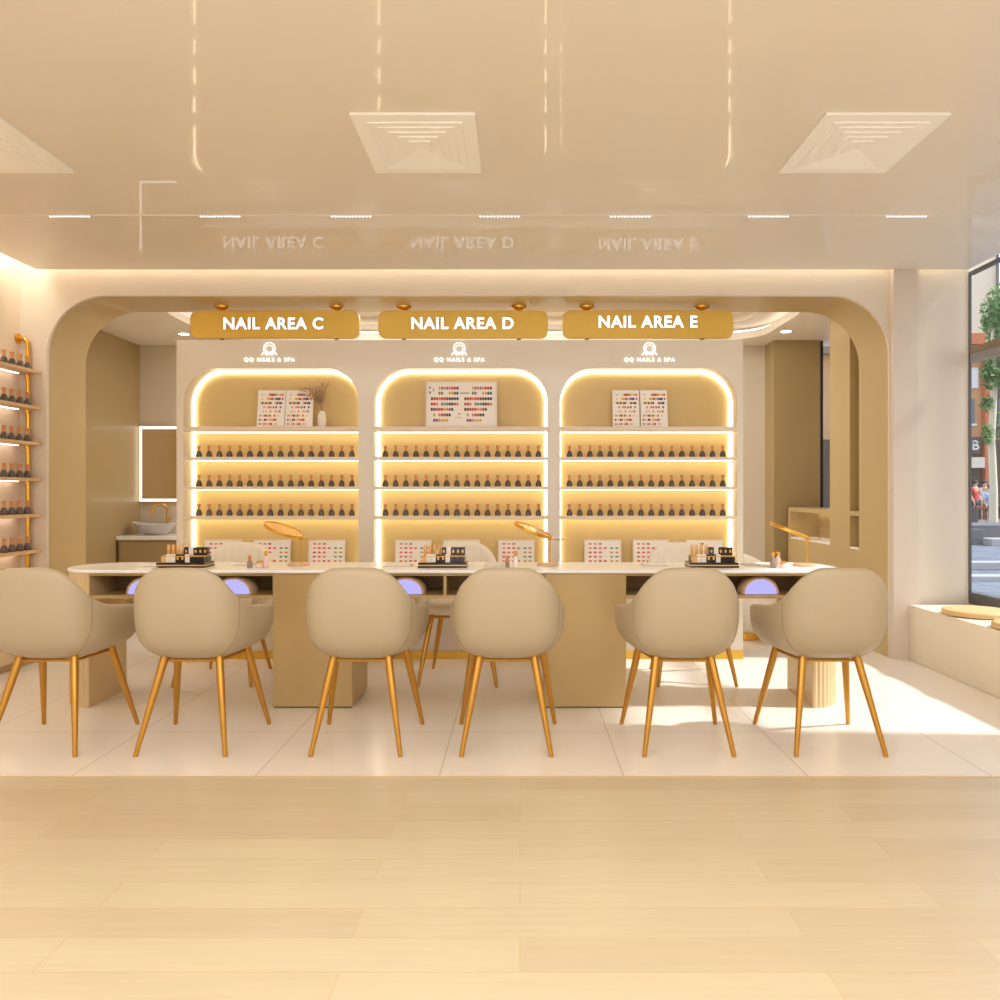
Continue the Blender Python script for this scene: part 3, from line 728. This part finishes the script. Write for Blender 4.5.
# ================================================================== CHAIRS
def catmull(P, N):
    P = [Vector(p) for p in P]; d = [0]
    for a, b_ in zip(P, P[1:]): d.append(d[-1] + max(1e-6, (b_ - a).length))
    out = []
    for k in range(N):
        s = d[-1] * k / (N - 1); i = 0
        while i < len(P) - 2 and d[i + 1] < s: i += 1
        u = (s - d[i]) / (d[i + 1] - d[i])
        p0 = P[i - 1] if i > 0 else P[i] * 2 - P[i + 1]; p3 = P[i + 2] if i + 2 < len(P) else P[i + 1] * 2 - P[i]
        p1, p2 = P[i], P[i + 1]
        out.append(0.5 * ((2 * p1) + (p2 - p0) * u + (2 * p0 - 5 * p1 + 4 * p2 - p3) * u * u + (3 * p1 - p0 - 3 * p2 + p3) * u ** 3))
    return out
half = [(0, -.300, .845), (.06, -.299, .844), (.118, -.293, .838), (.168, -.276, .812), (.208, -.245, .770), (.235, -.200, .718), (.255, -.13, .676), (.268, -.04, .650), (.277, .06, .637), (.280, .13, .631), (.277, .205, .618)]
full = [(-x, y, z) for x, y, z in reversed(half[1:])] + half
NC = 121
rim = catmull(full, NC)
TT = [(0.0, .985), (.08, .998), (.2, 1.0), (.4, .992), (.56, .965), (.70, .918), (.80, .85), (.88, .76), (.95, .62), (1.0, .43)]
def fscale(t):
    for (t0, f0), (t1, f1) in zip(TT, TT[1:]):
        if t <= t1:
            u = (t - t0) / (t1 - t0); return f0 + (f1 - f0) * u
    return TT[-1][1]
def normals2(P):
    out = []
    for i in range(len(P)):
        a, b_ = P[max(0, i - 1)], P[min(len(P) - 1, i + 1)]
        d = Vector((b_.x - a.x, b_.y - a.y, 0)).normalized(); n = Vector((-d.y, d.x, 0))
        out.append(n)  # points toward the inside (left of travel from left arm round the back)
    return out
NRM = normals2(rim)
TH = 0.045; CC = Vector((0, .02, 0)); ZBM = .408
for i in range(NC):
    if NRM[i].dot(CC - Vector((rim[i].x, rim[i].y, 0))) < 0: NRM[i] = -NRM[i]
def shell_pt(i, t, off, zlow=ZBM, dz=0.0):
    p = rim[i]; f = fscale(t)
    b_ = Vector((p.x, p.y, 0)) + NRM[i] * off
    q = CC + (b_ - CC) * f
    return Vector((q.x, q.y, p.z + (zlow - p.z) * t + dz))
def make_chair(label, loc, group):
    t = thing('tub_chair', label, 'chair', loc, 0, group)
    rows = []
    spec = [('o', tt, 0) for tt in (1.0, .97, .94, .91, .87, .83, .78, .72, .65, .57, .48, .38, .28, .18, .10, .055)]
    spec += [('r', .02, .004), ('r', .005, .013), ('r', .0, .0225), ('r', .005, .032), ('r', .02, .041)]
    spec += [('i', tt, TH) for tt in (.055, .10, .18, .28, .38, .48, .57, .65, .72, .78)]
    for kind, tt, off in spec:
        row = []
        for i in range(NC):
            o2 = off
            if kind == 'i':
                o2 = off + .010 * abs(math.sin(i / (NC - 1) * PI * 22)) * min(1, tt * 8)
            row.append(shell_pt(i, tt, o2))
        # rounded arm fronts
        def endcap(i, fwd, k):
            o2 = TH / 2 + k * (off - TH / 2)
            q = shell_pt(i, tt, o2); return q + Vector((0, fwd * (1 - .6 * tt), 0))
        row = [endcap(0, .016, .45), endcap(0, .010, .82)] + row + [endcap(NC - 1, .010, .82), endcap(NC - 1, .016, .45)]
        rows.append(row)
    m = MB(); m.sheet(rows)
    # close the arm-front faces and the underside
    n0 = len(rows)
    m.face([r[0] for r in rows]); m.face([r[-1] for r in rows])
    m.face([p for p in rows[0]])
    sh = m.build('seat_shell', M['chair'], t, smooth=55, merge=1e-5)
    for si in (33, NC - 1 - 33):
        m = MB(); pts = []
        for tt in (.0, .03, .08, .16, .26, .38, .5, .6, .7, .78, .85, .9, .94, .97, .995):
            shift = int(round((10 if si < 60 else -10) * max(0, tt - .5) * 1.2))
            pts.append(shell_pt(si + shift, tt, -.0005))
        m.tube(pts, .0015, 6); m.build('piping', M['piping'], sh, smooth=60)
    # seat cushion
    def sup(ax, ay0, ay1, z, n=40):
        out = []
        for k in range(n):
            a = 2 * PI * k / n; ca, sa = math.cos(a), math.sin(a)
            x = math.copysign(abs(ca) ** .62, ca) * ax
            y = math.copysign(abs(sa) ** .62, sa)
            out.append((x, .03 + (y * (ay1 - .03) if y > 0 else y * (.03 - ay0)), z))
        return out
    m = MB(); m.rings([sup(.12, -.10, .17, .428), sup(.18, -.15, .235, .430), sup(.205, -.175, .268, .445), sup(.212, -.19, .278, .470), sup(.206, -.188, .272, .494), sup(.185, -.17, .25, .507), sup(.12, -.10, .16, .513)])
    m.build('seat_cushion', M['chair'], t, smooth=60)
    for sx in (-1, 1):
        for (xt, yt, xb, yb) in ((.122, -.12, .20, -.258), (.165, .12, .2375, .258)):
            m = MB(); m.tube([(sx * xt, yt, .440), (sx * (xt + (xb - xt) * .3), yt + (yb - yt) * .3, .308), (sx * xb, yb, .004), (sx * xb, yb, .0)], [.0185, .0175, .0105, .0095], 14)
            m.build('leg', M['brass'], t, smooth=50)
    m = MB()
    for a, b_ in (((-.12, -.12), (.12, -.12)), ((-.163, .12), (.163, .12)), ((-.124, -.12), (-.163, .12)), ((.124, -.12), (.163, .12))):
        m.cyl((a[0], a[1], .403), (b_[0], b_[1], .403), .0075, seg=8)
    m.build('underframe', M['brass'], t, smooth=50)
    return t
fr = 'beige tub chairs on the near side of the table'; bk = 'ribbed tub chairs on the far side of the table'
cx = [-2.182, -1.513, -.733, -.061, .754, 1.430]
labs = ['beige tub chair with gold legs at the far left, cut by the left edge',
        'beige tub chair with its back to us, second from left on the near side',
        'beige tub chair with its back to us, third from left, before the left pedestal',
        'beige tub chair with its back to us, fourth from left, nearest the middle lamp',
        'beige tub chair with its back to us, second from right on the near side',
        'beige tub chair with its back to us, at the right end of the near row']
ch0 = None
for x, lab in zip(cx, labs):
    if ch0 is None: ch0 = make_chair(lab, (x, 3.91, 0), fr)
    else: dup(ch0, (x, 3.91, 0), 0, lab, fr)
for x, lab in ((-1.864, 'ribbed cream tub chair facing us behind the left product stand'), (-.380, 'ribbed cream tub chair facing us behind the middle product stand'), (1.073, 'ribbed cream tub chair facing us behind the right product stand')):
    r = dup(ch0, (x, 5.215, 0), PI, lab, bk)
    for c_ in r.children:
        if c_.name.startswith('seat_'):
            c_.material_slots[0].link = 'OBJECT'; c_.material_slots[0].material = M['ribbed']

# ================================================================== LEFT WALL SHELVING
t = thing('wall_shelving', 'wall shelving on brass pipes holding polish bottles at the left edge', 'shelving', (XL, 4.7, 0))
zs = [Z(p_, 5.75) for p_ in (371.5, 407.5, 443.5, 479.5, 515.5, 551.5)]
for k, z in enumerate(zs):
    s = MB().box(.003, .160, -1.0, 1.118, z - .011, z + .011).build('shelf', mat('tan_shelf_board', (214, 176, 124), rough=0.4) if k == 0 else bpy.data.materials['tan_shelf_board'], t, bevel=.002)
    MB().box(.03, .04, -.98, 1.05, z - .0145, z - .0115).build('light_strip', M['led_left'], s)
for yy in (1.10, -.95):
    zt = Z(338.5, 5.8)
    path = [(.004, yy, zt), (.030, yy, zt)] + [(.030 + .045 * math.sin(a), yy, zt - .045 + .045 * math.cos(a)) for a in (.3, .6, .9, 1.2, PI/2)] + [(.075, yy, .56)]
    MB().tube(path, .0145, 12).build('brass_pipe', M['gold'], t, smooth=50)
    MB().cyl((.001, yy, zt), (.012, yy, zt), .036, seg=24).build('flange', M['gold'], t, smooth=40)
for k, z in enumerate(zs):
    sh = ('topmost', 'second highest', 'third highest', 'third lowest', 'second lowest', 'lowest')[k]
    for j, px in enumerate((27.5, 20, 12, 4)):
        xx = XL + .110; Y = xx * F / (px - CX)
        dup(bottle0, (xx, Y, z + .0112), 0, 'smoky polish bottle, %s from the pipe on the %s wall shelf' % (ORD[j], sh), 'polish bottles on the left wall shelves', 1.13)
t = thing('base_cabinet', 'low ochre cabinet beneath the left wall shelves', 'cabinet', (XL + .001, 4.7, 0))
MB().box(0, .205, -1.2, 1.045, .05, .55).build('carcass', M['flute'], t, bevel=.003)
MB().box(0, .19, -1.19, 1.04, .0005, .0495).build('kick', M['pedestal'], t)
for a in (-1.19, -.44, .31):
    d = MB().box(.206, .222, a, a + .73, .06, .54).build('door', M['flute'], t, bevel=.002)
    MB().cyl((.232, a + .66, .38), (.232, a + .66, .48), .005, seg=8).build('handle', M['gold'], d)

# ================================================================== WASH CORNER (left of the alcove)
t = thing('vanity_cabinet', 'ochre vanity cabinet with white top below the lit mirror', 'vanity', (-3.3, 8.24, 0))
MB().box(-.62, .7, -.24, .25, .06, .712).build('carcass', M['backgold'], t, bevel=.003)
MB().box(-.60, .69, -.22, .25, .0005, .059).build('kick', M['niche'], t)
MB().box(-.635, .7, -.26, .25, .7125, .75).build('countertop', M['marble'], t, bevel=.003)
for a in (-.6, .05): MB().box(a, a + .63, -.256, -.2405, .10, .69).build('door', M['backgold'], t, bevel=.002)
t = thing('vessel_sink', 'pale grey boat shaped basin on the vanity top', 'sink', (X(154, 8.2), 8.22, .7505))
def boat(ax, ay, z, k): return [(ax * math.cos(2*PI*i/36), ay * math.sin(2*PI*i/36), z + k * abs(math.cos(2*PI*i/36)) ** 3) for i in range(36)]
m = MB(); m.rings([boat(.10, .07, 0, 0), boat(.15, .11, .03, .005), boat(.20, .15, .09, .02), boat(.215, .16, .108, .026), boat(.205, .152, .107, .026), boat(.15, .11, .05, .01), boat(.08, .06, .02, 0)])
m.build('bowl', M['sink'], t, smooth=60)
t = thing('faucet', 'gold gooseneck faucet behind the grey basin', 'faucet', (X(167, 8.42), 8.425, .7505))
MB().lathe([(.026, 0), (.026, .01), (.017, .014), (.016, .12)], seg=18).tube([(0, 0, .11), (0, 0, .25)] + [(-.06 + .06 * math.cos(a), -.03 * math.sin(a) * 0 - .02 * a, .25 + .06 * math.sin(a)) for a in (.4, .8, 1.2, 1.6, 2.0, 2.4, 2.8, 3.1)] + [(-.12, -.066, .2)], .011, 10).build('spout', M['gold'], t, smooth=50)
MB().cyl((.014, 0, .13), (.05, 0, .17), .006, seg=10).build('lever', M['gold'], t, smooth=50)
t = thing('lit_mirror', 'square wall mirror with white light border above the basin', 'mirror', (-3.44, 8.495, 1.47))
MB().box(-.50, .5, -.02, 0, -.395, .395).build('backing', M['gold_trim'], t)
MB().box(-.466, .466, -.0245, -.0205, -.361, .361).build('mirror_glass', M['mirror'], t)
MB().box(-.49, .49, -.026, -.0205, .362, .385).box(-.49, .49, -.026, -.0205, -.385, -.362).box(-.49, -.467, -.026, -.0205, -.362, .362).box(.467, .49, -.026, -.0205, -.362, .362).build('light_border', M['led_white'], t)

# tub armchair in the alcove behind the table's right end
t = thing('ribbed_armchair', 'ribbed cream tub armchair partly behind the right cabinet in the alcove', 'armchair', (1.80, 6.72, 0))
def rib(r, z, n=120, cx=0, k=.008): return [(cx + (r + k * abs(math.sin(i / n * PI * 40))) * math.cos(2*PI*i/n), (r + k * abs(math.sin(i / n * PI * 40))) * math.sin(2*PI*i/n), z) for i in range(n)]
m = MB(); m.rings([rib(.20, .055), rib(.24, .09), rib(.275, .2), rib(.295, .36), rib(.295, .44), rib(.27, .475, k=.004), rib(.15, .485, k=0)]); m.build('seat', M['ribbed'], t, smooth=60)
m = MB(); m.lathe([(.195, .0005), (.205, .004), (.205, .054)], seg=40); m.build('base_ring', M['gold'], t, smooth=40)
n = 60; outer = []
m = MB(); rws = []
for k, (r, z) in enumerate(((.285, .40), (.29, .52), (.285, .62), (.27, .66), (.245, .668), (.225, .65), (.215, .56), (.215, .47))):
    rws.append([((r + .006 * abs(math.sin(i / n * PI * 16))) * math.cos(PI * (.08 + .84 * i / n)), (r + .006 * abs(math.sin(i / n * PI * 16))) * math.sin(PI * (.08 + .84 * i / n)), z - .12 * (abs(i / n - .5) * 2) ** 2 * (1 if z > .5 else 0)) for i in range(n + 1)])
m.sheet(rws); m.face([r[0] for r in rws]); m.face([r[-1] for r in rws]); m.build('backrest', M['ribbed'], t, smooth=60)

# ================================================================== WINDOW BENCH
t = thing('window_bench', 'long cream built in bench under the right window', 'bench', (2.962, 3.5, 0))
MB().box(-.222, .222, -2.8, 2.273, .0005, .386).build('bench_body', M['bench'], t, bevel=.004)
for Yc, xc, lab in ((5.28, 2.945, 'round tan seat pad farther from us on the window bench'), (4.73, 2.955, 'round tan seat pad cut by the right edge on the window bench')):
    t = thing('seat_pad', lab, 'seat cushion', (xc, Yc, .3865), 0, 'round pads on the window bench')
    MB().lathe([(.19, 0), (.205, .006), (.208, .024), (.200, .036), (.18, .040), (.02, .041)], seg=48).build('pad', M['cushion'], t, smooth=50)

# ================================================================== STREET OUTSIDE
struct(MB().box(3.35, 60, -10, 80, -.10, -.02).build('street', M['paving']))
def XO(px, Y): return X(px, Y)
for Y, hgt in ((11.0, .05), (12.6, .10)):
    k = MB().box(3.6, 40, Y, Y + .30, -.02, hgt); o = struct(k.build('curb', M['kerb'], bevel=.01))
t = thing('stone_steps', 'grey granite steps across the street outside the window', 'steps', (XO(985, 18.5), 18.5, -.02))
MB().box(-1.6, -.02, 0, 1.2, 0, .36).build('step', M['step'], t, bevel=.01)
MB().box(-.30, 3.0, .25, 2.0, 0, .44).build('step', M['step'], t, bevel=.01)
MB().box(-.05, 3.0, -.35, .24, 0, .16).build('step', M['kerb'], t, bevel=.01)
# tree
tb = XO(993, 22)
t = thing('street_tree', 'slender pale trunked tree with leafy crown outside the window', 'tree', (tb, 22, -.02))
MB().tube([(0, 0, 0), (.03, .02, 1.2), (-.04, 0, 2.6), (.05, .03, 4.0), (0, 0, 5.6)], [.12, .10, .09, .08, .05], 10).build('trunk', M['bark'], t, smooth=60)
rl = random.Random(11)
def leaves(mb, c, r, n, size):
    for _ in range(n):
        d = Vector((rl.gauss(0, 1), rl.gauss(0, 1), rl.gauss(0, 1))).normalized() * (rl.random() ** .45)
        p_ = Vector(c) + Vector((d.x * r[0], d.y * r[1], d.z * r[2]))
        a = Vector((rl.uniform(-1, 1), rl.uniform(-1, 1), rl.uniform(-1, 1))).normalized(); b_ = a.orthogonal().normalized()
        s = size * rl.uniform(.6, 1.3)
        mb.face([p_ - a * s, p_ + b_ * s * .45, p_ + a * s, p_ - b_ * s * .45])
lf = MB()
for c, r, n in (((.30, 0, 6.0), (.52, .8, .85), 1300), ((.20, 0, 5.0), (.45, .5, .35), 500), ((-.20, -.2, 4.35), (.24, .25, .42), 300), ((.28, -.2, 4.3), (.3, .3, .5), 320), ((-.28, -.2, 3.55), (.16, .15, .25), 110), ((.35, .1, 3.0), (.2, .2, .5), 160), ((-.22, -.1, 2.75), (.14, .14, .3), 100)):
    leaves(lf, c, r, n, .085)
lf.build('foliage', M['leaf'], t)
# shop building across the street
Yb = 36.0; bx = XO(984, Yb)
t = thing('shop_building', 'tan rendered shop building with dark shopfront across the street', 'building', (bx, Yb, -.02))
MB().box(-9, 9, .0, 6, 0, 7.6).build('wall', M['shop_tan'], t)
MB().box(-8.9, -.15, -.12, -.001, 0, 3.5).box(.25, 8.9, -.12, -.001, 0, 3.5).build('shopfront', M['shop_dark'], t)
sg = MB().box(-2.6, -.25, -.25, -.13, 2.85, 3.6).build('shop_sign', mat('dark_brown_sign', (88, 70, 58)), t)
text_obj('lettering', 'B', .30, M['white_cloth'], sg, (-.50, -.251, 3.24), extrude=.01, bold=.02)
MB().box(-2.4, -.3, -.6, -.13, 2.25, 2.7).build('awning', M['pale_bldg'], t)
MB().box(-3.0, -.3, -.10, -.001, 5.75, 6.65).build('fascia', M['white_bldg'], t)
MB().box(-.13, .05, -.35, -.001, 0, 7.0).build('pilaster', M['orange'], t)
for a in (-1.0, .6, 2.4, -2.8): 
    wn = MB().box(a, a + .55, -.06, -.001, 4.2, 5.3).build('window', M['winglass'], t)
    MB().box(a - .06, a + .61, -.14, -.061, 4.1, 4.19).build('sill', M['white_bldg'], wn)
MB().box(-9, 9, -.5, 0, 7.2, 7.55).build('cornice', M['frame_brown'], t)
MB().box(.35, 1.7, -.05, -.001, 3.6, 6.9).build('dark_bay', M['shop_dark'], t)
t = thing('planter_box', 'orange terracotta planter box on the shop roof edge', 'planter', (XO(973.5, 35.8), 35.8, 7.581))
MB().box(-.55, .42, -.25, .25, 0, .5).build('box', M['orange'], t, bevel=.02)
t = thing('roof_bush', 'bushy green shrub growing behind the roof planter', 'shrub', (XO(991, 36.5), 36.5, 7.581))
lf = MB(); leaves(lf, (.25, 0, 1.1), (.55, .6, 1.0), 900, .11); leaves(lf, (.3, 0, 1.9), (.4, .4, .8), 300, .11); lf.build('foliage', M['leaf'], t)
MB().tube([(0, 0, 0), (.05, 0, .8), (0, .1, 1.6)], [.06, .05, .03], 8).build('stem', M['bark'], t)
t = thing('tower_building', 'tall pale cream building rising behind the shop', 'building', (XO(986, 46), 46, -.02))
MB().box(-.6, .55, 0, 8, 0, 17).build('wall', M['pale_bldg'], t)
MB().box(.551, .62, -.2, 0, 0, 16).build('drain_pipe', M['winglass'], t)
t = thing('white_building', 'white building with grey window bands behind the shop', 'building', (XO(972, 56), 56, -.02))
MB().box(-9, 1.0, 0, 8, 0, 15).build('wall', M['white_bldg'], t)
for z in (9.5, 11.2, 12.9): MB().box(-3, .4, -.06, -.001, z, z + .9).build('window', M['winglass'], t)
# street bench
t = thing('street_bench', 'reddish wooden bench on the far pavement', 'bench', (XO(985, 29), 29, -.02))
MB().box(-.45, 1.0, -.25, .25, .58, .68).build('seat', M['bench_wood'], t, bevel=.01)
for sx in (-.38, .25, .92): MB().box(sx - .03, sx + .03, -.2, .2, 0, .579).build('leg', M['frame_dark'], t)

def skin_mesh(name, verts, edges, radii, m, parent, root=0):
    me = bpy.data.meshes.new(name); me.from_pydata(verts, edges, []); me.update(); me.materials.append(m)
    o = bpy.data.objects.new(name, me); COL.objects.link(o); o.parent = parent
    o.modifiers.new('skin', 'SKIN')
    if not me.skin_vertices: 
        bm = bmesh.new(); bm.from_mesh(me); bm.verts.layers.skin.verify(); bm.to_mesh(me); bm.free()
    sv = me.skin_vertices[0].data
    for i, r in enumerate(radii): sv[i].radius = (r, r) if not isinstance(r, tuple) else r; sv[i].use_root = (i == root)
    ss = o.modifiers.new('sub', 'SUBSURF'); ss.levels = 1; ss.render_levels = 2
    for p_ in me.polygons: p_.use_smooth = True
    return o
def person(label, loc, rz, top, legs, seated=False, arm=0.0):
    t = thing('person', label, 'person', loc, rz)
    hip = .88 if not seated else .70
    kz, ky = (.48, .02) if not seated else (.66, -.42)
    fz, fy = (.07, -.0) if not seated else (.24, -.45)
    s = hip
    V = [(0, 0, s), (0, .01, s + .22), (0, 0, s + .44), (0, -.01, s + .52), (0, -.02, s + .60), (0, -.03, s + .70)]; Rr = [(.13, .10), (.12, .09), (.15, .09), .05, .075, .085]
    E = [(0, 1), (1, 2), (2, 3), (3, 4), (4, 5)]
    for sx in (-1, 1):
        b0 = len(V)
        V += [(sx * .18, 0, s + .43), (sx * .22, .02, s + .18), (sx * .21, -.10 - arm * (sx > 0), s - .02 + arm * .4 * (sx > 0)), (sx * .205, -.13 - arm * (sx > 0), s - .09 + arm * .4 * (sx > 0))]
        Rr += [.06, .045, .035, .032]; E += [(2, b0), (b0, b0+1), (b0+1, b0+2), (b0+2, b0+3)]
        for fi in range(4):
            V.append((sx * (.185 + .012 * fi), -.15 - arm * (sx > 0) - .008 * fi, s - .165 + arm * .4 * (sx > 0) + .006 * abs(fi - 1.5))); Rr.append(.009); E.append((b0 + 3, len(V) - 1))
        b1 = len(V)
        V += [(sx * .09, 0, s - .06), (sx * .10, ky, kz), (sx * .10, fy, fz), (sx * .11, fy - .14, max(.03, fz - .04))]
        Rr += [.09, .062, .042, .04]; E += [(0, b1), (b1, b1+1), (b1+1, b1+2), (b1+2, b1+3)]
    skin_mesh('body', V, E, Rr, M['skin'], t)
    # clothes: torso shell and trousers, hair
    Vt = [(0, 0, s - .06), (0, .01, s + .22), (0, 0, s + .43), (0, 0, s + .47)]; Rt = [(.155, .125), (.145, .115), (.175, .115), .08]; Et = [(0, 1), (1, 2), (2, 3)]
    for sx in (-1, 1):
        b0 = len(Vt); Vt += [(sx * .18, 0, s + .43), (sx * .21, .01, s + .25)]; Rt += [.075, .065]; Et += [(2, b0), (b0, b0 + 1)]
    skin_mesh('shirt', Vt, Et, Rt, top, t)
    Vl = [(0, 0, s)]; Rl_ = [(.15, .12)]; El = []
    for sx in (-1, 1):
        b0 = len(Vl); Vl += [(sx * .09, 0, s - .06), (sx * .10, ky, kz), (sx * .10, fy, fz + .03)]; Rl_ += [.105, .078, .06]; El += [(0, b0), (b0, b0+1), (b0+1, b0+2)]
    skin_mesh('trousers', Vl, El, Rl_, legs, t)
    m = MB(); m.lathe([(.075, -.03), (.098, .02), (.098, .07), (.07, .115), (.01, .13)], 0, .0, s + .64, 16); m.build('hair', M['hair'], t, smooth=60)
    h = t.children[-1]; h.location = (0, .018, 0)
    m = MB(); m.lathe([(.012, -.01), (.008, .02), (.001, .03)], 0, -.118, s + .655, 8); m.build('nose', M['skin'], t, smooth=60)
person('person in a red top standing beyond the street bench', (XO(975, 31), 31, -.02), .4, M['red_cloth'], M['dark_cloth'])
person('person in a white top and dark trousers standing behind the bench', (XO(984.5, 31.5), 31.5, -.02), -.3, M['white_cloth'], M['dark_cloth'], arm=.1)
person('person in a pale blue top sitting on the street bench', (XO(990.5, 29.05), 29.05, -.02), .1, M['blue_cloth'], M['dark_cloth'], seated=True)

# ================================================================== LIGHT
w = bpy.data.worlds.new('daylight'); scene.world = w; w.use_nodes = True
nt = w.node_tree; bg = nt.nodes['Background']
tc = nt.nodes.new('ShaderNodeTexCoord'); sp = nt.nodes.new('ShaderNodeSeparateXYZ'); nt.links.new(tc.outputs['Generated'], sp.inputs[0])
cr = nt.nodes.new('ShaderNodeValToRGB'); nt.links.new(sp.outputs['Z'], cr.inputs[0])
cr.color_ramp.elements[0].position = 0.0; cr.color_ramp.elements[0].color = (.99, .98, 1.0, 1)
cr.color_ramp.elements[1].position = 0.6; cr.color_ramp.elements[1].color = (.62, .78, 1.0, 1)
e = cr.color_ramp.elements.new(0.2); e.color = (.94, .95, .97, 1)
nt.links.new(cr.outputs[0], bg.inputs['Color']); bg.inputs['Strength'].default_value = 1.2
def area(name, loc, rot, sx, sy, power, col=(1, .88, .72)):
    l = bpy.data.lights.new(name, 'AREA'); l.shape = 'RECTANGLE'; l.size = sx; l.size_y = sy; l.energy = power; l.color = col
    o = bpy.data.objects.new(name, l); COL.objects.link(o); o.location = loc; o.rotation_euler = rot; return o
s = bpy.data.lights.new('sun', 'SUN'); s.energy = 4.8; s.angle = math.radians(3.5); s.color = (1, .97, .90)
so = bpy.data.objects.new('sun', s); COL.objects.link(so); so.rotation_euler = (0, math.radians(44), math.radians(-4))
area('room_fill', (0, 0.2, 2.70), (0, 0, 0), 5.5, 2.5, 130, (.99, .985, 1))  # added fill lamp out of view overhead, not a fitting of the room
area('ceiling_fill', (0, -1.3, 0.4), (PI, 0, 0), 6.0, 2.4, 60, (1, .985, .98))  # added fill aimed upward from behind the camera to brighten the ceiling
area('alcove_fill', (-.3, 7.4, 2.88), (0, 0, 0), 4.4, .9, 60, (1, .985, .97))  # unseen fill added inside the ceiling tray to lift the back room

# ================================================================== CAMERA
cam = bpy.data.cameras.new('camera'); cam.sensor_fit = 'HORIZONTAL'; cam.sensor_width = 36.0; cam.lens = 36.0 * F / 1000.0
cam.shift_x = (500 - CX) / 1000.0; cam.shift_y = (CY - 500) / 1000.0
cam.clip_start = 0.05; cam.clip_end = 300
co = bpy.data.objects.new('camera', cam); COL.objects.link(co); co.location = (0, 0, H); co.rotation_euler = (PI/2, 0, 0)
scene.camera = co
scene.view_settings.view_transform = 'Standard'; scene.view_settings.look = 'None'; scene.view_settings.exposure = 0.31; scene.view_settings.gamma = 1.0
scene.cycles.use_denoising = True
scene.cycles.max_bounces = 10; scene.cycles.diffuse_bounces = 6; scene.cycles.sample_clamp_indirect = 6.0
